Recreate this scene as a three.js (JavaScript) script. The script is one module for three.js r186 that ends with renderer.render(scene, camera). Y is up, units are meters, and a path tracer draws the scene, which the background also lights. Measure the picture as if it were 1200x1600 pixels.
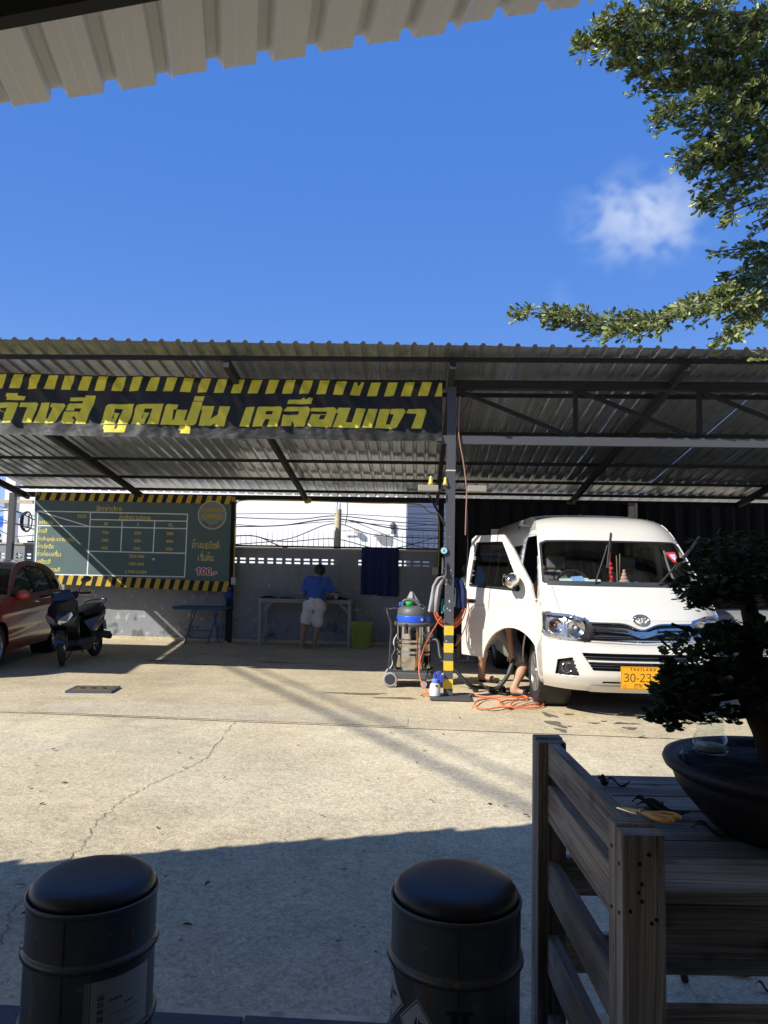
import * as THREE from 'three';
import { mergeGeometries, mergeVertices, toCreasedNormals } from 'three/addons/utils/BufferGeometryUtils.js';
import { RoundedBoxGeometry } from 'three/addons/geometries/RoundedBoxGeometry.js';
import { ConvexGeometry } from 'three/addons/geometries/ConvexGeometry.js';
import { MarchingCubes } from 'three/addons/objects/MarchingCubes.js';

// ------------------------------------------------------------ camera, sky, sun, exposure
const scene = new THREE.Scene();
const camera = new THREE.PerspectiveCamera(2 * Math.atan(800 / 1150) * 180 / Math.PI, 0.75, 0.05, 900);
camera.position.set(0, 1.48, 0);
camera.rotation.order = 'YXZ';
camera.rotation.set(0.078, 0.047, 0.02);
const renderer = new THREE.WebGLRenderer({ antialias: true });
renderer.toneMapping = THREE.LinearToneMapping;
renderer.toneMappingExposure = 1.55;
renderer.shadowMap.enabled = true;
const SUN = new THREE.Vector3(-1.017, 1, 0.733);
const sun = new THREE.DirectionalLight(new THREE.Color(1, 0.975, 0.93), 4.3);
sun.position.copy(SUN).multiplyScalar(30); sun.target.position.set(0, 0, -8);
sun.position.add(sun.target.position);
sun.castShadow = true; sun.shadow.mapSize.set(4096, 4096);
Object.assign(sun.shadow.camera, { left: -22, right: 22, top: 22, bottom: -22, near: 1, far: 90 });
scene.add(sun, sun.target);

let seed = 20251;
const rnd = () => { seed = (seed * 1664525 + 1013904223) >>> 0; return seed / 4294967296; };
const rr = (a, b) => a + (b - a) * rnd();
const hash = (x, y, s) => { let h = (x * 374761393 + y * 668265263 + s * 1442695041) | 0; h = Math.imul(h ^ (h >>> 13), 1274126177); return ((h ^ (h >>> 16)) >>> 0) / 4294967296; };
const mod = (a, n) => ((a % n) + n) % n;
const sm = (t) => t * t * (3 - 2 * t);
function vnoise(x, y, px, py, s) {
  const xi = Math.floor(x), yi = Math.floor(y), fx = sm(x - xi), fy = sm(y - yi);
  const x0 = mod(xi, px), x1 = mod(xi + 1, px), y0 = mod(yi, py), y1 = mod(yi + 1, py);
  const a = hash(x0, y0, s), b = hash(x1, y0, s), c = hash(x0, y1, s), d = hash(x1, y1, s);
  return a + (b - a) * fx + (c - a) * fy + (a - b - c + d) * fx * fy;
}
function fbm(x, y, px, py, s, oct = 5) {   // x, y in 0..1, tileable
  let v = 0, a = 0.5, t = 0;
  for (let o = 0; o < oct; o++) { v += a * vnoise(x * px, y * py, px, py, s + o); t += a; a *= 0.5; px *= 2; py *= 2; }
  return v / t;
}
const clamp = (v, a = 0, b = 1) => Math.min(b, Math.max(a, v));
const step = (a, b, v) => sm(clamp((v - a) / (b - a)));
const mix = (a, b, t) => a + (b - a) * t;

// a photo pixel gives a direction only; the plane that the thing touches gives the distance
camera.updateMatrixWorld();
function ray(px, py) { return new THREE.Vector3((px - 600) / 1150, (800 - py) / 1150, -1).applyQuaternion(camera.quaternion); }
function atY(px, py, y = 0) { const d = ray(px, py), t = (y - 1.48) / d.y; return new THREE.Vector3(0, 1.48, 0).addScaledVector(d, t); }
function atZ(px, py, z) { const d = ray(px, py), t = z / d.z; return new THREE.Vector3(0, 1.48, 0).addScaledVector(d, t); }

// sky: clear blue air, one small wisp of cloud
{
  const W = 2048, H = 1024, data = new Float32Array(W * H * 4);
  const c0 = ray(1004, 340).normalize();
  const cu = new THREE.Vector3(0, 1, 0).cross(c0).normalize().negate(), cv = new THREE.Vector3().crossVectors(cu, c0).normalize();
  if (cv.y < 0) cv.negate();
  const d = new THREE.Vector3();
  for (let j = 0; j < H; j++) {
    const el = ((j + 0.5) / H - 0.5) * Math.PI, ce = Math.cos(el), se = Math.sin(el);
    const e = Math.max(0, se);
    const k = Math.exp(-e * 3.2), k2 = Math.exp(-e * 8.5);
    let r0 = mix(0.042, 0.075, k), g0 = mix(0.128, 0.250, k), b0 = mix(0.42, 0.66, k);
    r0 = mix(r0, 0.56, k2 * 0.85); g0 = mix(g0, 0.61, k2 * 0.85); b0 = mix(b0, 0.70, k2 * 0.85);
    if (se < 0) { r0 = 0.2; g0 = 0.19; b0 = 0.17; }
    for (let i = 0; i < W; i++) {
      const az = ((i + 0.5) / W - 0.5) * 2 * Math.PI;
      d.set(Math.cos(az) * ce, se, Math.sin(az) * ce);
      let r = r0, g = g0, b = b0;
      const f = d.dot(c0);
      if (f > 0.97) {
        const u = d.dot(cu) / f, v = d.dot(cv) / f;
        const wx = u + 0.02 * (fbm(u * 3 + 0.5, v * 3 + 0.5, 8, 8, 31, 4) - 0.5), wy = v + 0.03 * (fbm(u * 3 + 0.1, v * 3 + 0.7, 8, 8, 37, 4) - 0.5);
        const rad = Math.hypot((wx + 0.25 * wy) / 0.098, wy / 0.068);
        const q1 = fbm(u * 2.2 + 0.3, v * 2.2 + 0.6, 10, 10, 71, 4), q2 = fbm(u * 2.2 + .8, v * 2.2 + 0.1, 10, 10, 73, 4);
        const n = .55 * fbm(u * 2.2 + 0.3 + .10 * q1, v * 2.2 + 0.6 + .10 * q2, 16, 22, 77, 7) + .45 * (1 - 2 * Math.abs(fbm(u * 2.2 + .12 * q2, v * 2.2 + .12 * q1, 14, 20, 87, 6) - .5));
        const a = sm(clamp((1.15 - rad) * .9, 0, 1)) * step(0.46, 0.98, n + 0.26 * (1 - rad)) * 0.6;
        const w2 = clamp(1 - Math.hypot((u + 0.10) / 0.02, (v + 0.085) / 0.03)) * 0.1 * n;
        const q = clamp(a + w2);
        r = mix(r, 0.56, q); g = mix(g, 0.61, q); b = mix(b, 0.68, q);
      }
      const o = (j * W + i) * 4; data[o] = r; data[o + 1] = g; data[o + 2] = b; data[o + 3] = 1;
    }
  }
  const t = new THREE.DataTexture(data, W, H, THREE.RGBAFormat, THREE.FloatType);
  t.mapping = THREE.EquirectangularReflectionMapping; t.magFilter = t.minFilter = THREE.LinearFilter; t.needsUpdate = true;
  scene.background = t; scene.environment = t;
}

// ------------------------------------------------------------ helpers
const names = new Map();
const numbered = (n) => { const k = names.get(n) || 0; names.set(n, k + 1); return k ? n + '_' + String(k).padStart(3, '0') : n; };
function merge(g) {
  if (!Array.isArray(g)) return g;
  if (g.length === 1) return g[0];
  return mergeGeometries(g.map((x) => { let y = x.index ? x.toNonIndexed() : x; for (const k of Object.keys(y.attributes)) if (!['position', 'normal', 'uv'].includes(k)) y.deleteAttribute(k); if (!y.attributes.uv) y.setAttribute('uv', new THREE.Float32BufferAttribute(new Float32Array(y.attributes.position.count * 2), 2)); if (!y.attributes.normal) y.computeVertexNormals(); return y; }));
}
function obj(name, g, m, parent, label) {
  const o = new THREE.Mesh(merge(g), m);
  o.name = parent ? name : numbered(name);
  if (label) o.userData.label = label;
  (parent || scene).add(o); return o;
}
function tag(o, label, category, group) { Object.assign(o.userData, { label, category }); if (group) o.userData.group = group; return o; }
function thing(name, label, category, pos = [0, 0, 0], turn = 0, group) {
  const o = new THREE.Group(); o.name = numbered(name); scene.add(o);
  o.position.set(...pos); o.rotation.y = turn; return tag(o, label, category, group);
}
function struct(name, g, m, label, category) {
  const o = obj(name, g, m); o.userData.kind = 'structure'; if (label) o.userData.label = label; if (category) o.userData.category = category; return o;
}
const V = (x, y, z) => new THREE.Vector3(x, y, z);
const tmpM = new THREE.Matrix4(), tmpE = new THREE.Euler(), tmpQ = new THREE.Quaternion();
function place(g, x = 0, y = 0, z = 0, rx = 0, ry = 0, rz = 0) { g.applyMatrix4(tmpM.compose(V(x, y, z), tmpQ.setFromEuler(tmpE.set(rx, ry, rz)), V(1, 1, 1))); return g; }
const bx = (w, h, d, x = 0, y = 0, z = 0, rx = 0, ry = 0, rz = 0) => place(new THREE.BoxGeometry(w, h, d), x, y, z, rx, ry, rz);
const rb = (w, h, d, r, x = 0, y = 0, z = 0, rx = 0, ry = 0, rz = 0) => place(new RoundedBoxGeometry(w, h, d, 2, Math.min(r, w * .49, h * .49, d * .49)), x, y, z, rx, ry, rz);
const cy = (r0, r1, h, x = 0, y = 0, z = 0, rx = 0, ry = 0, rz = 0, n = 20, open = false) => place(new THREE.CylinderGeometry(r0, r1, h, n, 1, open), x, y, z, rx, ry, rz);
const sp = (r, x = 0, y = 0, z = 0, sx = 1, sy = 1, sz = 1, n = 16) => place(new THREE.SphereGeometry(r, n, Math.round(n * .7)).scale(sx, sy, sz), x, y, z);
const tor = (R, r, x = 0, y = 0, z = 0, rx = 0, ry = 0, rz = 0, n = 32, m = 10) => place(new THREE.TorusGeometry(R, r, m, n), x, y, z, rx, ry, rz);
function tube(pts, r, n = 0, m = 8, closed = false) {
  const c = new THREE.CatmullRomCurve3(pts.map((p) => (p.isVector3 ? p : V(...p))), closed, 'centripetal');
  return new THREE.TubeGeometry(c, n || pts.length * 6, r, m, closed);
}
function straight(a, b, r, m = 8, r2 = r) {   // round bar between two points
  a = a.isVector3 ? a : V(...a); b = b.isVector3 ? b : V(...b);
  const g = new THREE.CylinderGeometry(r2, r, a.distanceTo(b), m);
  g.applyQuaternion(tmpQ.setFromUnitVectors(V(0, 1, 0), b.clone().sub(a).normalize()));
  return place(g, (a.x + b.x) / 2, (a.y + b.y) / 2, (a.z + b.z) / 2);
}
function beam(a, b, w, h) {   // square bar between two points, h measured upwards
  a = a.isVector3 ? a : V(...a); b = b.isVector3 ? b : V(...b);
  const z = b.clone().sub(a), L = z.length(); z.normalize();
  let up = Math.abs(z.y) > 0.95 ? V(0, 0, 1) : V(0, 1, 0);
  const x = up.clone().cross(z).normalize(); up = z.clone().cross(x);
  const g = new THREE.BoxGeometry(w, h, L);
  g.applyMatrix4(new THREE.Matrix4().makeBasis(x, up, z).setPosition(a.clone().add(b).multiplyScalar(.5)));
  return g;
}
const lathe = (pts, n = 40) => new THREE.LatheGeometry(pts.map((p) => new THREE.Vector2(p[0], p[1])), n);
function ext(pts, d, bev = 0, holes = []) {
  const s = new THREE.Shape(pts.map((p) => new THREE.Vector2(p[0], p[1])));
  for (const h of holes) s.holes.push(new THREE.Path(h.map((p) => new THREE.Vector2(p[0], p[1]))));
  return new THREE.ExtrudeGeometry(s, { depth: d, bevelEnabled: bev > 0, bevelThickness: bev, bevelSize: bev, bevelSegments: 2, curveSegments: 8 });
}
const hull = (pts) => new ConvexGeometry(pts.map((p) => V(...p)));
function smooth(g, ang = 0.6) { g.deleteAttribute('uv'); g.deleteAttribute('normal'); g = mergeVertices(g, 1e-4); return toCreasedNormals(g, ang); }
function uvm(g, s = 1, grain = 'x', ox = 0, oy = 0) {   // uv in metres, projected per face along its main axis
  g = g.index ? g.toNonIndexed() : g;
  const p = g.attributes.position, n = g.attributes.normal, uv = new Float32Array(p.count * 2);
  for (let i = 0; i < p.count; i++) {
    const X = p.getX(i), Y = p.getY(i), Z = p.getZ(i), a = Math.abs(n.getX(i)), b = Math.abs(n.getY(i)), c = Math.abs(n.getZ(i));
    let u, v;
    if (a > b && a > c) [u, v] = grain === 'y' ? [Y, Z] : [Z, Y];
    else if (b > c) [u, v] = grain === 'z' ? [Z, X] : [X, Z];
    else [u, v] = grain === 'y' ? [Y, X] : [X, Y];
    uv[2 * i] = u * s + ox; uv[2 * i + 1] = v * s + oy;
  }
  g.setAttribute('uv', new THREE.BufferAttribute(uv, 2)); return g;
}
// signed distances in a plane, for cutting openings out of curved panels
const sdBox = (cx, cy_, hx, hy, r = 0) => (x, y) => { const dx = Math.abs(x - cx) - hx + r, dy = Math.abs(y - cy_) - hy + r; return Math.hypot(Math.max(dx, 0), Math.max(dy, 0)) + Math.min(Math.max(dx, dy), 0) - r; };
const sdCirc = (cx, cy_, r) => (x, y) => Math.hypot(x - cx, y - cy_) - r;
function sdPoly(P, r = 0) {
  return (x, y) => {
    let d = 1e9, s = 1;
    for (let i = 0, j = P.length - 1; i < P.length; j = i++) {
      const ex = P[j][0] - P[i][0], ey = P[j][1] - P[i][1], wx = x - P[i][0], wy = y - P[i][1];
      const t = clamp((wx * ex + wy * ey) / (ex * ex + ey * ey)), bxx = wx - ex * t, byy = wy - ey * t;
      d = Math.min(d, bxx * bxx + byy * byy);
      const c1 = y >= P[i][1], c2 = y < P[j][1], c3 = ex * wy > ey * wx;
      if ((c1 && c2 && c3) || (!c1 && !c2 && !c3)) s = -s;
    }
    return s * Math.sqrt(d) - r;
  };
}
const not = (f) => (x, y) => -f(x, y);
const both = (...fs) => (x, y) => Math.max(...fs.map((f) => f(x, y)));      // inside all
const any = (...fs) => (x, y) => Math.min(...fs.map((f) => f(x, y)));       // inside any
// curved panel: P(u,v,out) over a rectangle, kept where keep(u,v) < 0, its cut edges snapped to the outline
function sheet(P, u0, u1, v0, v1, cell, keep = null, thick = 0, flip = false) {
  const nu = Math.max(1, Math.round((u1 - u0) / cell)), nv = Math.max(1, Math.round((v1 - v0) / cell));
  const pos = [], uvs = [], idx = [], ok = [], N = (nu + 1) * (nv + 1), us = [], vs = [];
  const cu = (u1 - u0) / nu, cv = (v1 - v0) / nv, c = Math.min(cu, cv);
  const o = V(0, 0, 0);
  for (let j = 0; j <= nv; j++) for (let i = 0; i <= nu; i++) {
    let u = u0 + cu * i, v = v0 + cv * j;
    if (keep) {
      const f = keep(u, v);
      if (Math.abs(f) < c * 0.72) {
        const e = 1e-3, gx = (keep(u + e, v) - keep(u - e, v)) / (2 * e), gy = (keep(u, v + e) - keep(u, v - e)) / (2 * e), g2 = gx * gx + gy * gy;
        if (g2 > 0.05) { u = clamp(u - f * gx / g2, u0, u1); v = clamp(v - f * gy / g2, v0, v1); }
      }
    }
    P(u, v, o); pos.push(o.x, o.y, o.z); uvs.push(u, v); us.push(u); vs.push(v);
  }
  for (let j = 0; j < nv; j++) for (let i = 0; i < nu; i++) {
    const a = j * (nu + 1) + i, b = a + 1, d = a + nu + 1, e = d + 1;
    if (keep && keep((us[a] + us[b] + us[d] + us[e]) / 4, (vs[a] + vs[b] + vs[d] + vs[e]) / 4) > 0) continue;
    if (flip) idx.push(a, d, b, b, d, e); else idx.push(a, b, d, b, e, d);
  }
  let g = new THREE.BufferGeometry();
  g.setAttribute('position', new THREE.Float32BufferAttribute(pos, 3)); g.setAttribute('uv', new THREE.Float32BufferAttribute(uvs, 2)); g.setIndex(idx);
  g.computeVertexNormals();
  if (!thick) {   // drop grid points that no face uses
    const map = new Map(), np = [], nu2 = [], nn = [], nm = g.attributes.normal.array, ni = idx.map((q) => { let w = map.get(q); if (w === undefined) { w = map.size; map.set(q, w); np.push(pos[3 * q], pos[3 * q + 1], pos[3 * q + 2]); nu2.push(uvs[2 * q], uvs[2 * q + 1]); nn.push(nm[3 * q], nm[3 * q + 1], nm[3 * q + 2]); } return w; });
    g = new THREE.BufferGeometry(); g.setAttribute('position', new THREE.Float32BufferAttribute(np, 3)); g.setAttribute('uv', new THREE.Float32BufferAttribute(nu2, 2)); g.setAttribute('normal', new THREE.Float32BufferAttribute(nn, 3)); g.setIndex(ni);
  }
  if (thick) {   // give it an inner skin and closed rims
    const nrm = g.attributes.normal.array, p2 = pos.slice(), i2 = idx.slice();
    for (let k = 0; k < N; k++) { p2.push(pos[3 * k] - nrm[3 * k] * thick, pos[3 * k + 1] - nrm[3 * k + 1] * thick, pos[3 * k + 2] - nrm[3 * k + 2] * thick); }
    for (let k = 0; k < idx.length; k += 3) i2.push(idx[k] + N, idx[k + 2] + N, idx[k + 1] + N);
    const edge = new Map();
    for (let k = 0; k < idx.length; k += 3) for (let q = 0; q < 3; q++) { const a = idx[k + q], b = idx[k + (q + 1) % 3]; if (edge.has(b + '_' + a)) edge.delete(b + '_' + a); else edge.set(a + '_' + b, [a, b]); }
    const rim = [];
    for (const [a, b] of edge.values()) rim.push(a, a + N, b, b, a + N, b + N);
    const g2 = new THREE.BufferGeometry();
    g2.setAttribute('position', new THREE.Float32BufferAttribute(p2, 3)); g2.setAttribute('uv', new THREE.Float32BufferAttribute(uvs.concat(uvs), 2)); g2.setIndex(i2.concat(rim));
    g = toCreasedNormals(g2, 0.7);
  }
  return g;
}
// piecewise-linear (smoothed) table lookup
function tab(xs, ys) { return (x) => { if (x <= xs[0]) return ys[0]; for (let i = 1; i < xs.length; i++) if (x <= xs[i]) { const t = (x - xs[i - 1]) / (xs[i] - xs[i - 1]); return ys[i - 1] + (ys[i] - ys[i - 1]) * t; } return ys[ys.length - 1]; }; }
function spl(xs, ys) {   // monotone cubic
  const n = xs.length, m = [], d = [];
  for (let i = 0; i < n - 1; i++) d.push((ys[i + 1] - ys[i]) / (xs[i + 1] - xs[i]));
  for (let i = 0; i < n; i++) m.push(i === 0 ? d[0] : i === n - 1 ? d[n - 2] : d[i - 1] * d[i] <= 0 ? 0 : 2 * d[i - 1] * d[i] / (d[i - 1] + d[i]));
  return (x) => {
    if (x <= xs[0]) return ys[0]; if (x >= xs[n - 1]) return ys[n - 1];
    let i = 0; while (x > xs[i + 1]) i++;
    const h = xs[i + 1] - xs[i], t = (x - xs[i]) / h, t2 = t * t, t3 = t2 * t;
    return (2 * t3 - 3 * t2 + 1) * ys[i] + (t3 - 2 * t2 + t) * h * m[i] + (-2 * t3 + 3 * t2) * ys[i + 1] + (t3 - t2) * h * m[i + 1];
  };
}

// ------------------------------------------------------------ textures and materials
function tex(w, h, fn, color = true, sx = 1, sy = 1) {
  const data = new Uint8Array(w * h * 4);
  for (let j = 0; j < h; j++) for (let i = 0; i < w; i++) {
    const c = fn((i + .5) / w, (j + .5) / h), o = (j * w + i) * 4;
    for (let k = 0; k < 3; k++) data[o + k] = 255 * clamp(Array.isArray(c) ? c[k] : c);
    data[o + 3] = 255;
  }
  const t = new THREE.DataTexture(data, w, h, THREE.RGBAFormat);
  if (color) t.colorSpace = THREE.SRGBColorSpace;
  t.wrapS = t.wrapT = THREE.RepeatWrapping; t.magFilter = THREE.LinearFilter; t.minFilter = THREE.LinearMipmapLinearFilter; t.generateMipmaps = true;
  t.repeat.set(sx, sy); t.needsUpdate = true; return t;
}
const s2 = (c) => c <= 0.0031308 ? 12.92 * c : 1.055 * Math.pow(c, 1 / 2.4) - 0.055;   // linear -> sRGB
const lin = (r, g, b) => [s2(r), s2(g), s2(b)];
const std = (r, g, b, rough = 0.8, metal = 0, o = {}) => { const m = new THREE.MeshStandardMaterial({ roughness: rough, metalness: metal, side: THREE.DoubleSide, ...o }); m.color.setRGB(r, g, b); return m; };
const phy = (r, g, b, rough, o = {}) => { const m = new THREE.MeshPhysicalMaterial({ roughness: rough, side: THREE.DoubleSide, ...o }); m.color.setRGB(r, g, b); return m; };
const T = {};
T.conc = tex(2048, 2048, (x, y) => {   // 5 m of worn brushed concrete
  const a = fbm(x, y, 6, 6, 1, 6), b = fbm(x, y, 40, 40, 9, 4), c = fbm(x, y, 260, 260, 15, 2), st = fbm(x, y, 14, 90, 23, 3), c2 = hash(Math.floor(x * 2048), Math.floor(y * 2048), 8), c3 = vnoise(x * 700, y * 700, 700, 700, 12);
  let k = 0.82 + 0.20 * (a - .5) + 0.18 * (b - .5) + 0.40 * (c - .5) + .22 * (c2 - .5) + .36 * (c3 - .5) + 0.10 * (st - .5);
  const sp_ = hash(Math.floor(x * 1024), Math.floor(y * 1024), 5);
  if (sp_ > 0.985) k *= 0.55; else if (sp_ < 0.014) k *= 1.25;
  const w = step(0.52, 0.70, fbm(x, y, 9, 9, 41, 5));
  k *= 1 - 0.10 * w;
  const o = step(.60, .75, fbm(x, y, 5, 5, 57, 5)) * .5;
  return lin(0.74 * k, (0.625 - .02 * o) * k, (0.41 - 0.05 * o) * k);
});
T.concB = tex(1024, 1024, (x, y) => 0.5 * fbm(x, y, 200, 200, 15, 2) + 0.3 * fbm(x, y, 40, 40, 9, 3) + 0.2 * (hash(Math.floor(x * 1024), Math.floor(y * 1024), 3)), false);
T.wood = tex(1024, 512, (x, y) => {   // 1.6 m along the grain, 0.4 m across, weathered
  const wob = 0.05 * (fbm(x, y, 3, 3, 3, 3) - .5);
  const g = fbm(x, y + wob, 4, 70, 11, 3), f = fbm(x, y + wob, 10, 220, 19, 2), blot = fbm(x, y, 5, 6, 29, 4);
  let k = 0.62 + 0.6 * (g - .5) + 0.45 * (f - .5) + .5 * (blot - .5);
  const kx = mod(x * 3 + .3, 1) - .5, ky = mod(y * 2 + .13, 1) - .5, kr = Math.hypot(kx * .53, ky * .2) / .022, kn = Math.exp(-kr * kr);
  k *= 1 - .5 * kn;
  const cr = Math.abs(fbm(x, y, 3, 26, 131, 4) - .5), ck = 1 - .6 * Math.exp(-cr * cr / .00004) * step(.5, .62, fbm(x, y, 4, 4, 133, 2)); const st2 = step(.58, .74, fbm(x, y, 7, 5, 137, 5)); k *= ck * (1 - .3 * st2); return lin(0.60 * k, (0.515 - .02 * st2) * k, (0.41 - .03 * st2) * k);
});
T.woodB = tex(1024, 512, (x, y) => { const wob = 0.05 * (fbm(x, y, 3, 3, 3, 3) - .5); return .6 * fbm(x, y + wob, 4, 70, 11, 3) + .4 * fbm(x, y + wob, 10, 220, 19, 2); }, false);
T.wall = tex(2048, 512, (x, y) => {   // 8 m x 2 m of grey wall paint with mildew, scuffs and flaked spots near the foot
  const a = fbm(x, y, 16, 4, 61, 5), b = fbm(x, y, 90, 24, 67, 4), st = fbm(x, y, 120, 3, 71, 3);
  let k = 0.92 + .22 * (a - .5) + .14 * (b - .5) + .12 * (st - .5), r = .30, g = .315, bl = .33;
  const mil = step(.50, .70, fbm(x, y, 60, 16, 79, 6) + .9 * Math.max(-.3, .10 - y));
  if (y < .30) k *= 1 - .5 * mil;
  const fl = fbm(x, y, 90, 24, 83, 5);
  if (fl > .73 && y < .62) { r = .5; g = .48; bl = .44; }
  return lin(r * k, g * k, bl * k);
});
T.fine = tex(512, 512, (x, y) => fbm(x, y, 40, 40, 91, 4), false);
T.streak = tex(512, 512, (x, y) => .35 + .5 * (fbm(x, y, 60, 4, 97, 4) - .5) + .5 * (fbm(x, y, 8, 8, 99, 4) - .5), false);
T.zinc = tex(1024, 1024, (x, y) => { const a = fbm(x, y, 5, 5, 101, 5), b = fbm(x, y, 90, 6, 103, 4), sp_ = step(.66, .72, fbm(x, y, 30, 30, 107, 4)); const k = .85 + .35 * (a - .5) + .35 * (b - .5) - .2 * sp_; return lin(.62 * k, .62 * k, .61 * k); });
T.paintWorn = tex(1024, 512, (x, y) => { const n = fbm(x, y, 50, 25, 111, 5), m = fbm(x, y, 6, 3, 113, 4), sc = Math.abs(fbm(x, y, 9, 40, 117, 3) - .5), du = step(.55, .72, fbm(x, y, 22, 12, 119, 5)); const k = .85 + .35 * (m - .5) + .9 * Math.exp(-sc * sc / .000012) * (m > .5 ? 1 : 0) + .22 * du; return n > .695 ? lin(.10 * k, .07 * k, .045 * k) : lin(.080 * k, .092 * k, .096 * k); });
T.weave = tex(512, 512, (x, y) => .75 + .12 * Math.sin(x * 512 * .7) * Math.sin(y * 512 * .7) + .25 * (fbm(x, y, 12, 12, 121, 4) - .5));
const rep = (t, x, y) => { const c = t.clone(); c.repeat.set(x, y); c.needsUpdate = true; return c; };
const M = {
  conc: std(1, 1, 1, .92, 0, { map: rep(T.conc, .2, .2), bumpMap: rep(T.concB, .8, .8), bumpScale: .004, vertexColors: true }),
  concPlain: std(1, 1, 1, .92, 0, { map: rep(T.conc, .2, .2), bumpMap: rep(T.concB, .8, .8), bumpScale: .004 }),
  wet: std(.17, .145, .11, .45, 0, { bumpMap: rep(T.concB, .8, .8), bumpScale: .003 }),
  crack: std(.19, .16, .12, 1),
  tile: std(.045, .052, .062, .5, 0, { bumpMap: rep(T.fine, 2, 2), bumpScale: .002 }),
  steelBlack: std(.016, .015, .014, .8),
  steelGrey: std(.075, .077, .08, .45, 0, { bumpMap: rep(T.fine, 3, 3), bumpScale: .0006 }),
  zinc: std(.98, 1.04, 1.12, .30, .8, { map: rep(T.zinc, .5, .5), bumpMap: rep(T.fine, 1, 1), bumpScale: .0012 }),
  zincDark: std(.34, .33, .32, .4, .8, { map: rep(T.zinc, .5, .5) }),
  cream: std(.74, .72, .67, .42, .0, { bumpMap: rep(T.fine, 1, 1), bumpScale: .0008 }),
  yellow: std(.75, .50, .03, .55),
  yellowWorn: std(.62, .42, .05, .6),
  black: std(.012, .012, .013, .55),
  rubber: std(.018, .018, .019, .75),
  plasticDark: std(.04, .042, .045, .5),
  plasticGrey: std(.09, .092, .095, .5),
  chrome: std(.66, .63, .57, .17, 1),
  steel: std(.62, .58, .52, .2, 1, { roughnessMap: rep(T.streak, 1, 1) }),
  van: phy(.66, .63, .545, .28, { clearcoat: 1, clearcoatRoughness: .04 }),
  vanIn: std(.16, .155, .145, .8),
  red: phy(.20, .008, .010, .35, { clearcoat: .7, clearcoatRoughness: .08 }),
  orangeMirror: phy(.55, .07, .035, .3, { clearcoat: 1 }),
  silver: phy(.55, .55, .54, .35, { clearcoat: 1, clearcoatRoughness: .06, metalness: .4 }),
  scooter: phy(.008, .008, .009, .4, { clearcoat: .6, clearcoatRoughness: .12 }),
  glass: phy(.85, .9, .88, .02, { transmission: 1, thickness: 0, ior: 1.5 }),
  tint: phy(.12, .14, .13, .03, { transmission: 1, thickness: 0, ior: 1.5 }),
  jar: phy(.9, .95, .93, .03, { transmission: 1, thickness: 0, ior: 1.5 }),
  lens: phy(.95, .95, .95, .04, { transmission: 1, thickness: 0, ior: 1.5 }),
  white: std(.72, .71, .69, .7), offwhite: std(.52, .52, .51, .7), tableGrey: std(.30, .30, .295, .75), wallWhite: std(.86, .85, .82, .85, 0, { bumpMap: rep(T.fine, .5, .5), bumpScale: .004 }),
  skin: std(.48, .27, .165, .6), skin2: std(.34, .18, .105, .6), hair: std(.010, .009, .009, .55),
  blueShirt: std(.035, .10, .40, .9), blueTowel: std(.018, .03, .11, .95, 0, { bumpMap: rep(T.fine, 8, 8), bumpScale: .003 }),
  blueSteel: std(.04, .10, .22, .5), bluePlastic: std(.02, .10, .62, .35), navyBag: std(.015, .03, .2, .5),
  orange: std(.78, .17, .06, .45), hose: std(.02, .02, .021, .5), green: std(.03, .48, .09, .4),
  basket: std(.40, .43, .06, .5), greyCloth: std(.33, .31, .31, .95), darkShirt: std(.06, .06, .065, .95), whiteShirt: std(.62, .63, .60, .95), blackCloth: std(.012, .012, .014, .95), greyShort: std(.30, .29, .28, .95), whiteShort: std(.62, .60, .56, .95),
  curtain: std(.012, .012, .015, .95), leather: std(.012, .012, .013, .42, 0, { bumpMap: rep(T.fine, 2, 2), bumpScale: .00025 }),
  plateYellow: std(.83, .40, .01, .5), pot: std(.028, .022, .021, .5, 0, { bumpMap: rep(T.fine, 3, 3), bumpScale: .002 }), soil: std(.03, .02, .012, 1),
  bark: std(.035, .028, .022, .95, 0, { bumpMap: rep(T.streak, 2, 2), bumpScale: .01 }),
  twig: std(.22, .17, .12, .9), drum: std(1, 1, 1, .38, 0, { map: T.paintWorn }), scissor: std(.72, .34, .035, .4), beige: std(.60, .54, .42, .6),
  amber: std(.7, .55, .08, .4),
};
const woodMats = [[1, 1, 1], [1.18, 1.12, 1.05], [.8, .8, .82], [.95, .98, 1.04]].map(([r, g, b]) => std(r * .85, g * .85, b * .85, .85, 0, { map: rep(T.wood, .625, 2.5), bumpMap: rep(T.woodB, .625, 2.5), bumpScale: .004 }));
const wood = (i) => woodMats[mod(i, 4)];
// ------------------------------------------------------------ ground
function slab(x0, x1, z0, z1, y, tint, cell = .25, edge = null) {
  const g = sheet((u, v, o) => o.set(u, y, v), x0, x1, z0, z1, cell, edge, 0, true);
  const p = g.attributes.position, uv = g.attributes.uv, col = new Float32Array(p.count * 3);
  for (let i = 0; i < p.count; i++) {
    const X = p.getX(i), Z = p.getZ(i); uv.setXY(i, X + 3.3, Z);
    const n = fbm(X / 40 + .5, Z / 40 + .5, 24, 24, 201, 4), m = fbm(X / 40 + .2, Z / 40 + .7, 60, 60, 207, 3), k = .88 + .34 * (n - .5) + .2 * (m - .5);
    const w = step(.5, .65, fbm(X / 40 + .9, Z / 40 + .1, 30, 30, 211, 4)) * .06;
    col.set([tint[0] * k, tint[1] * (k - w * .4), tint[2] * (k - w)], 3 * i);
  }
  g.setAttribute('color', new THREE.BufferAttribute(col, 3)); return g;
}
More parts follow.
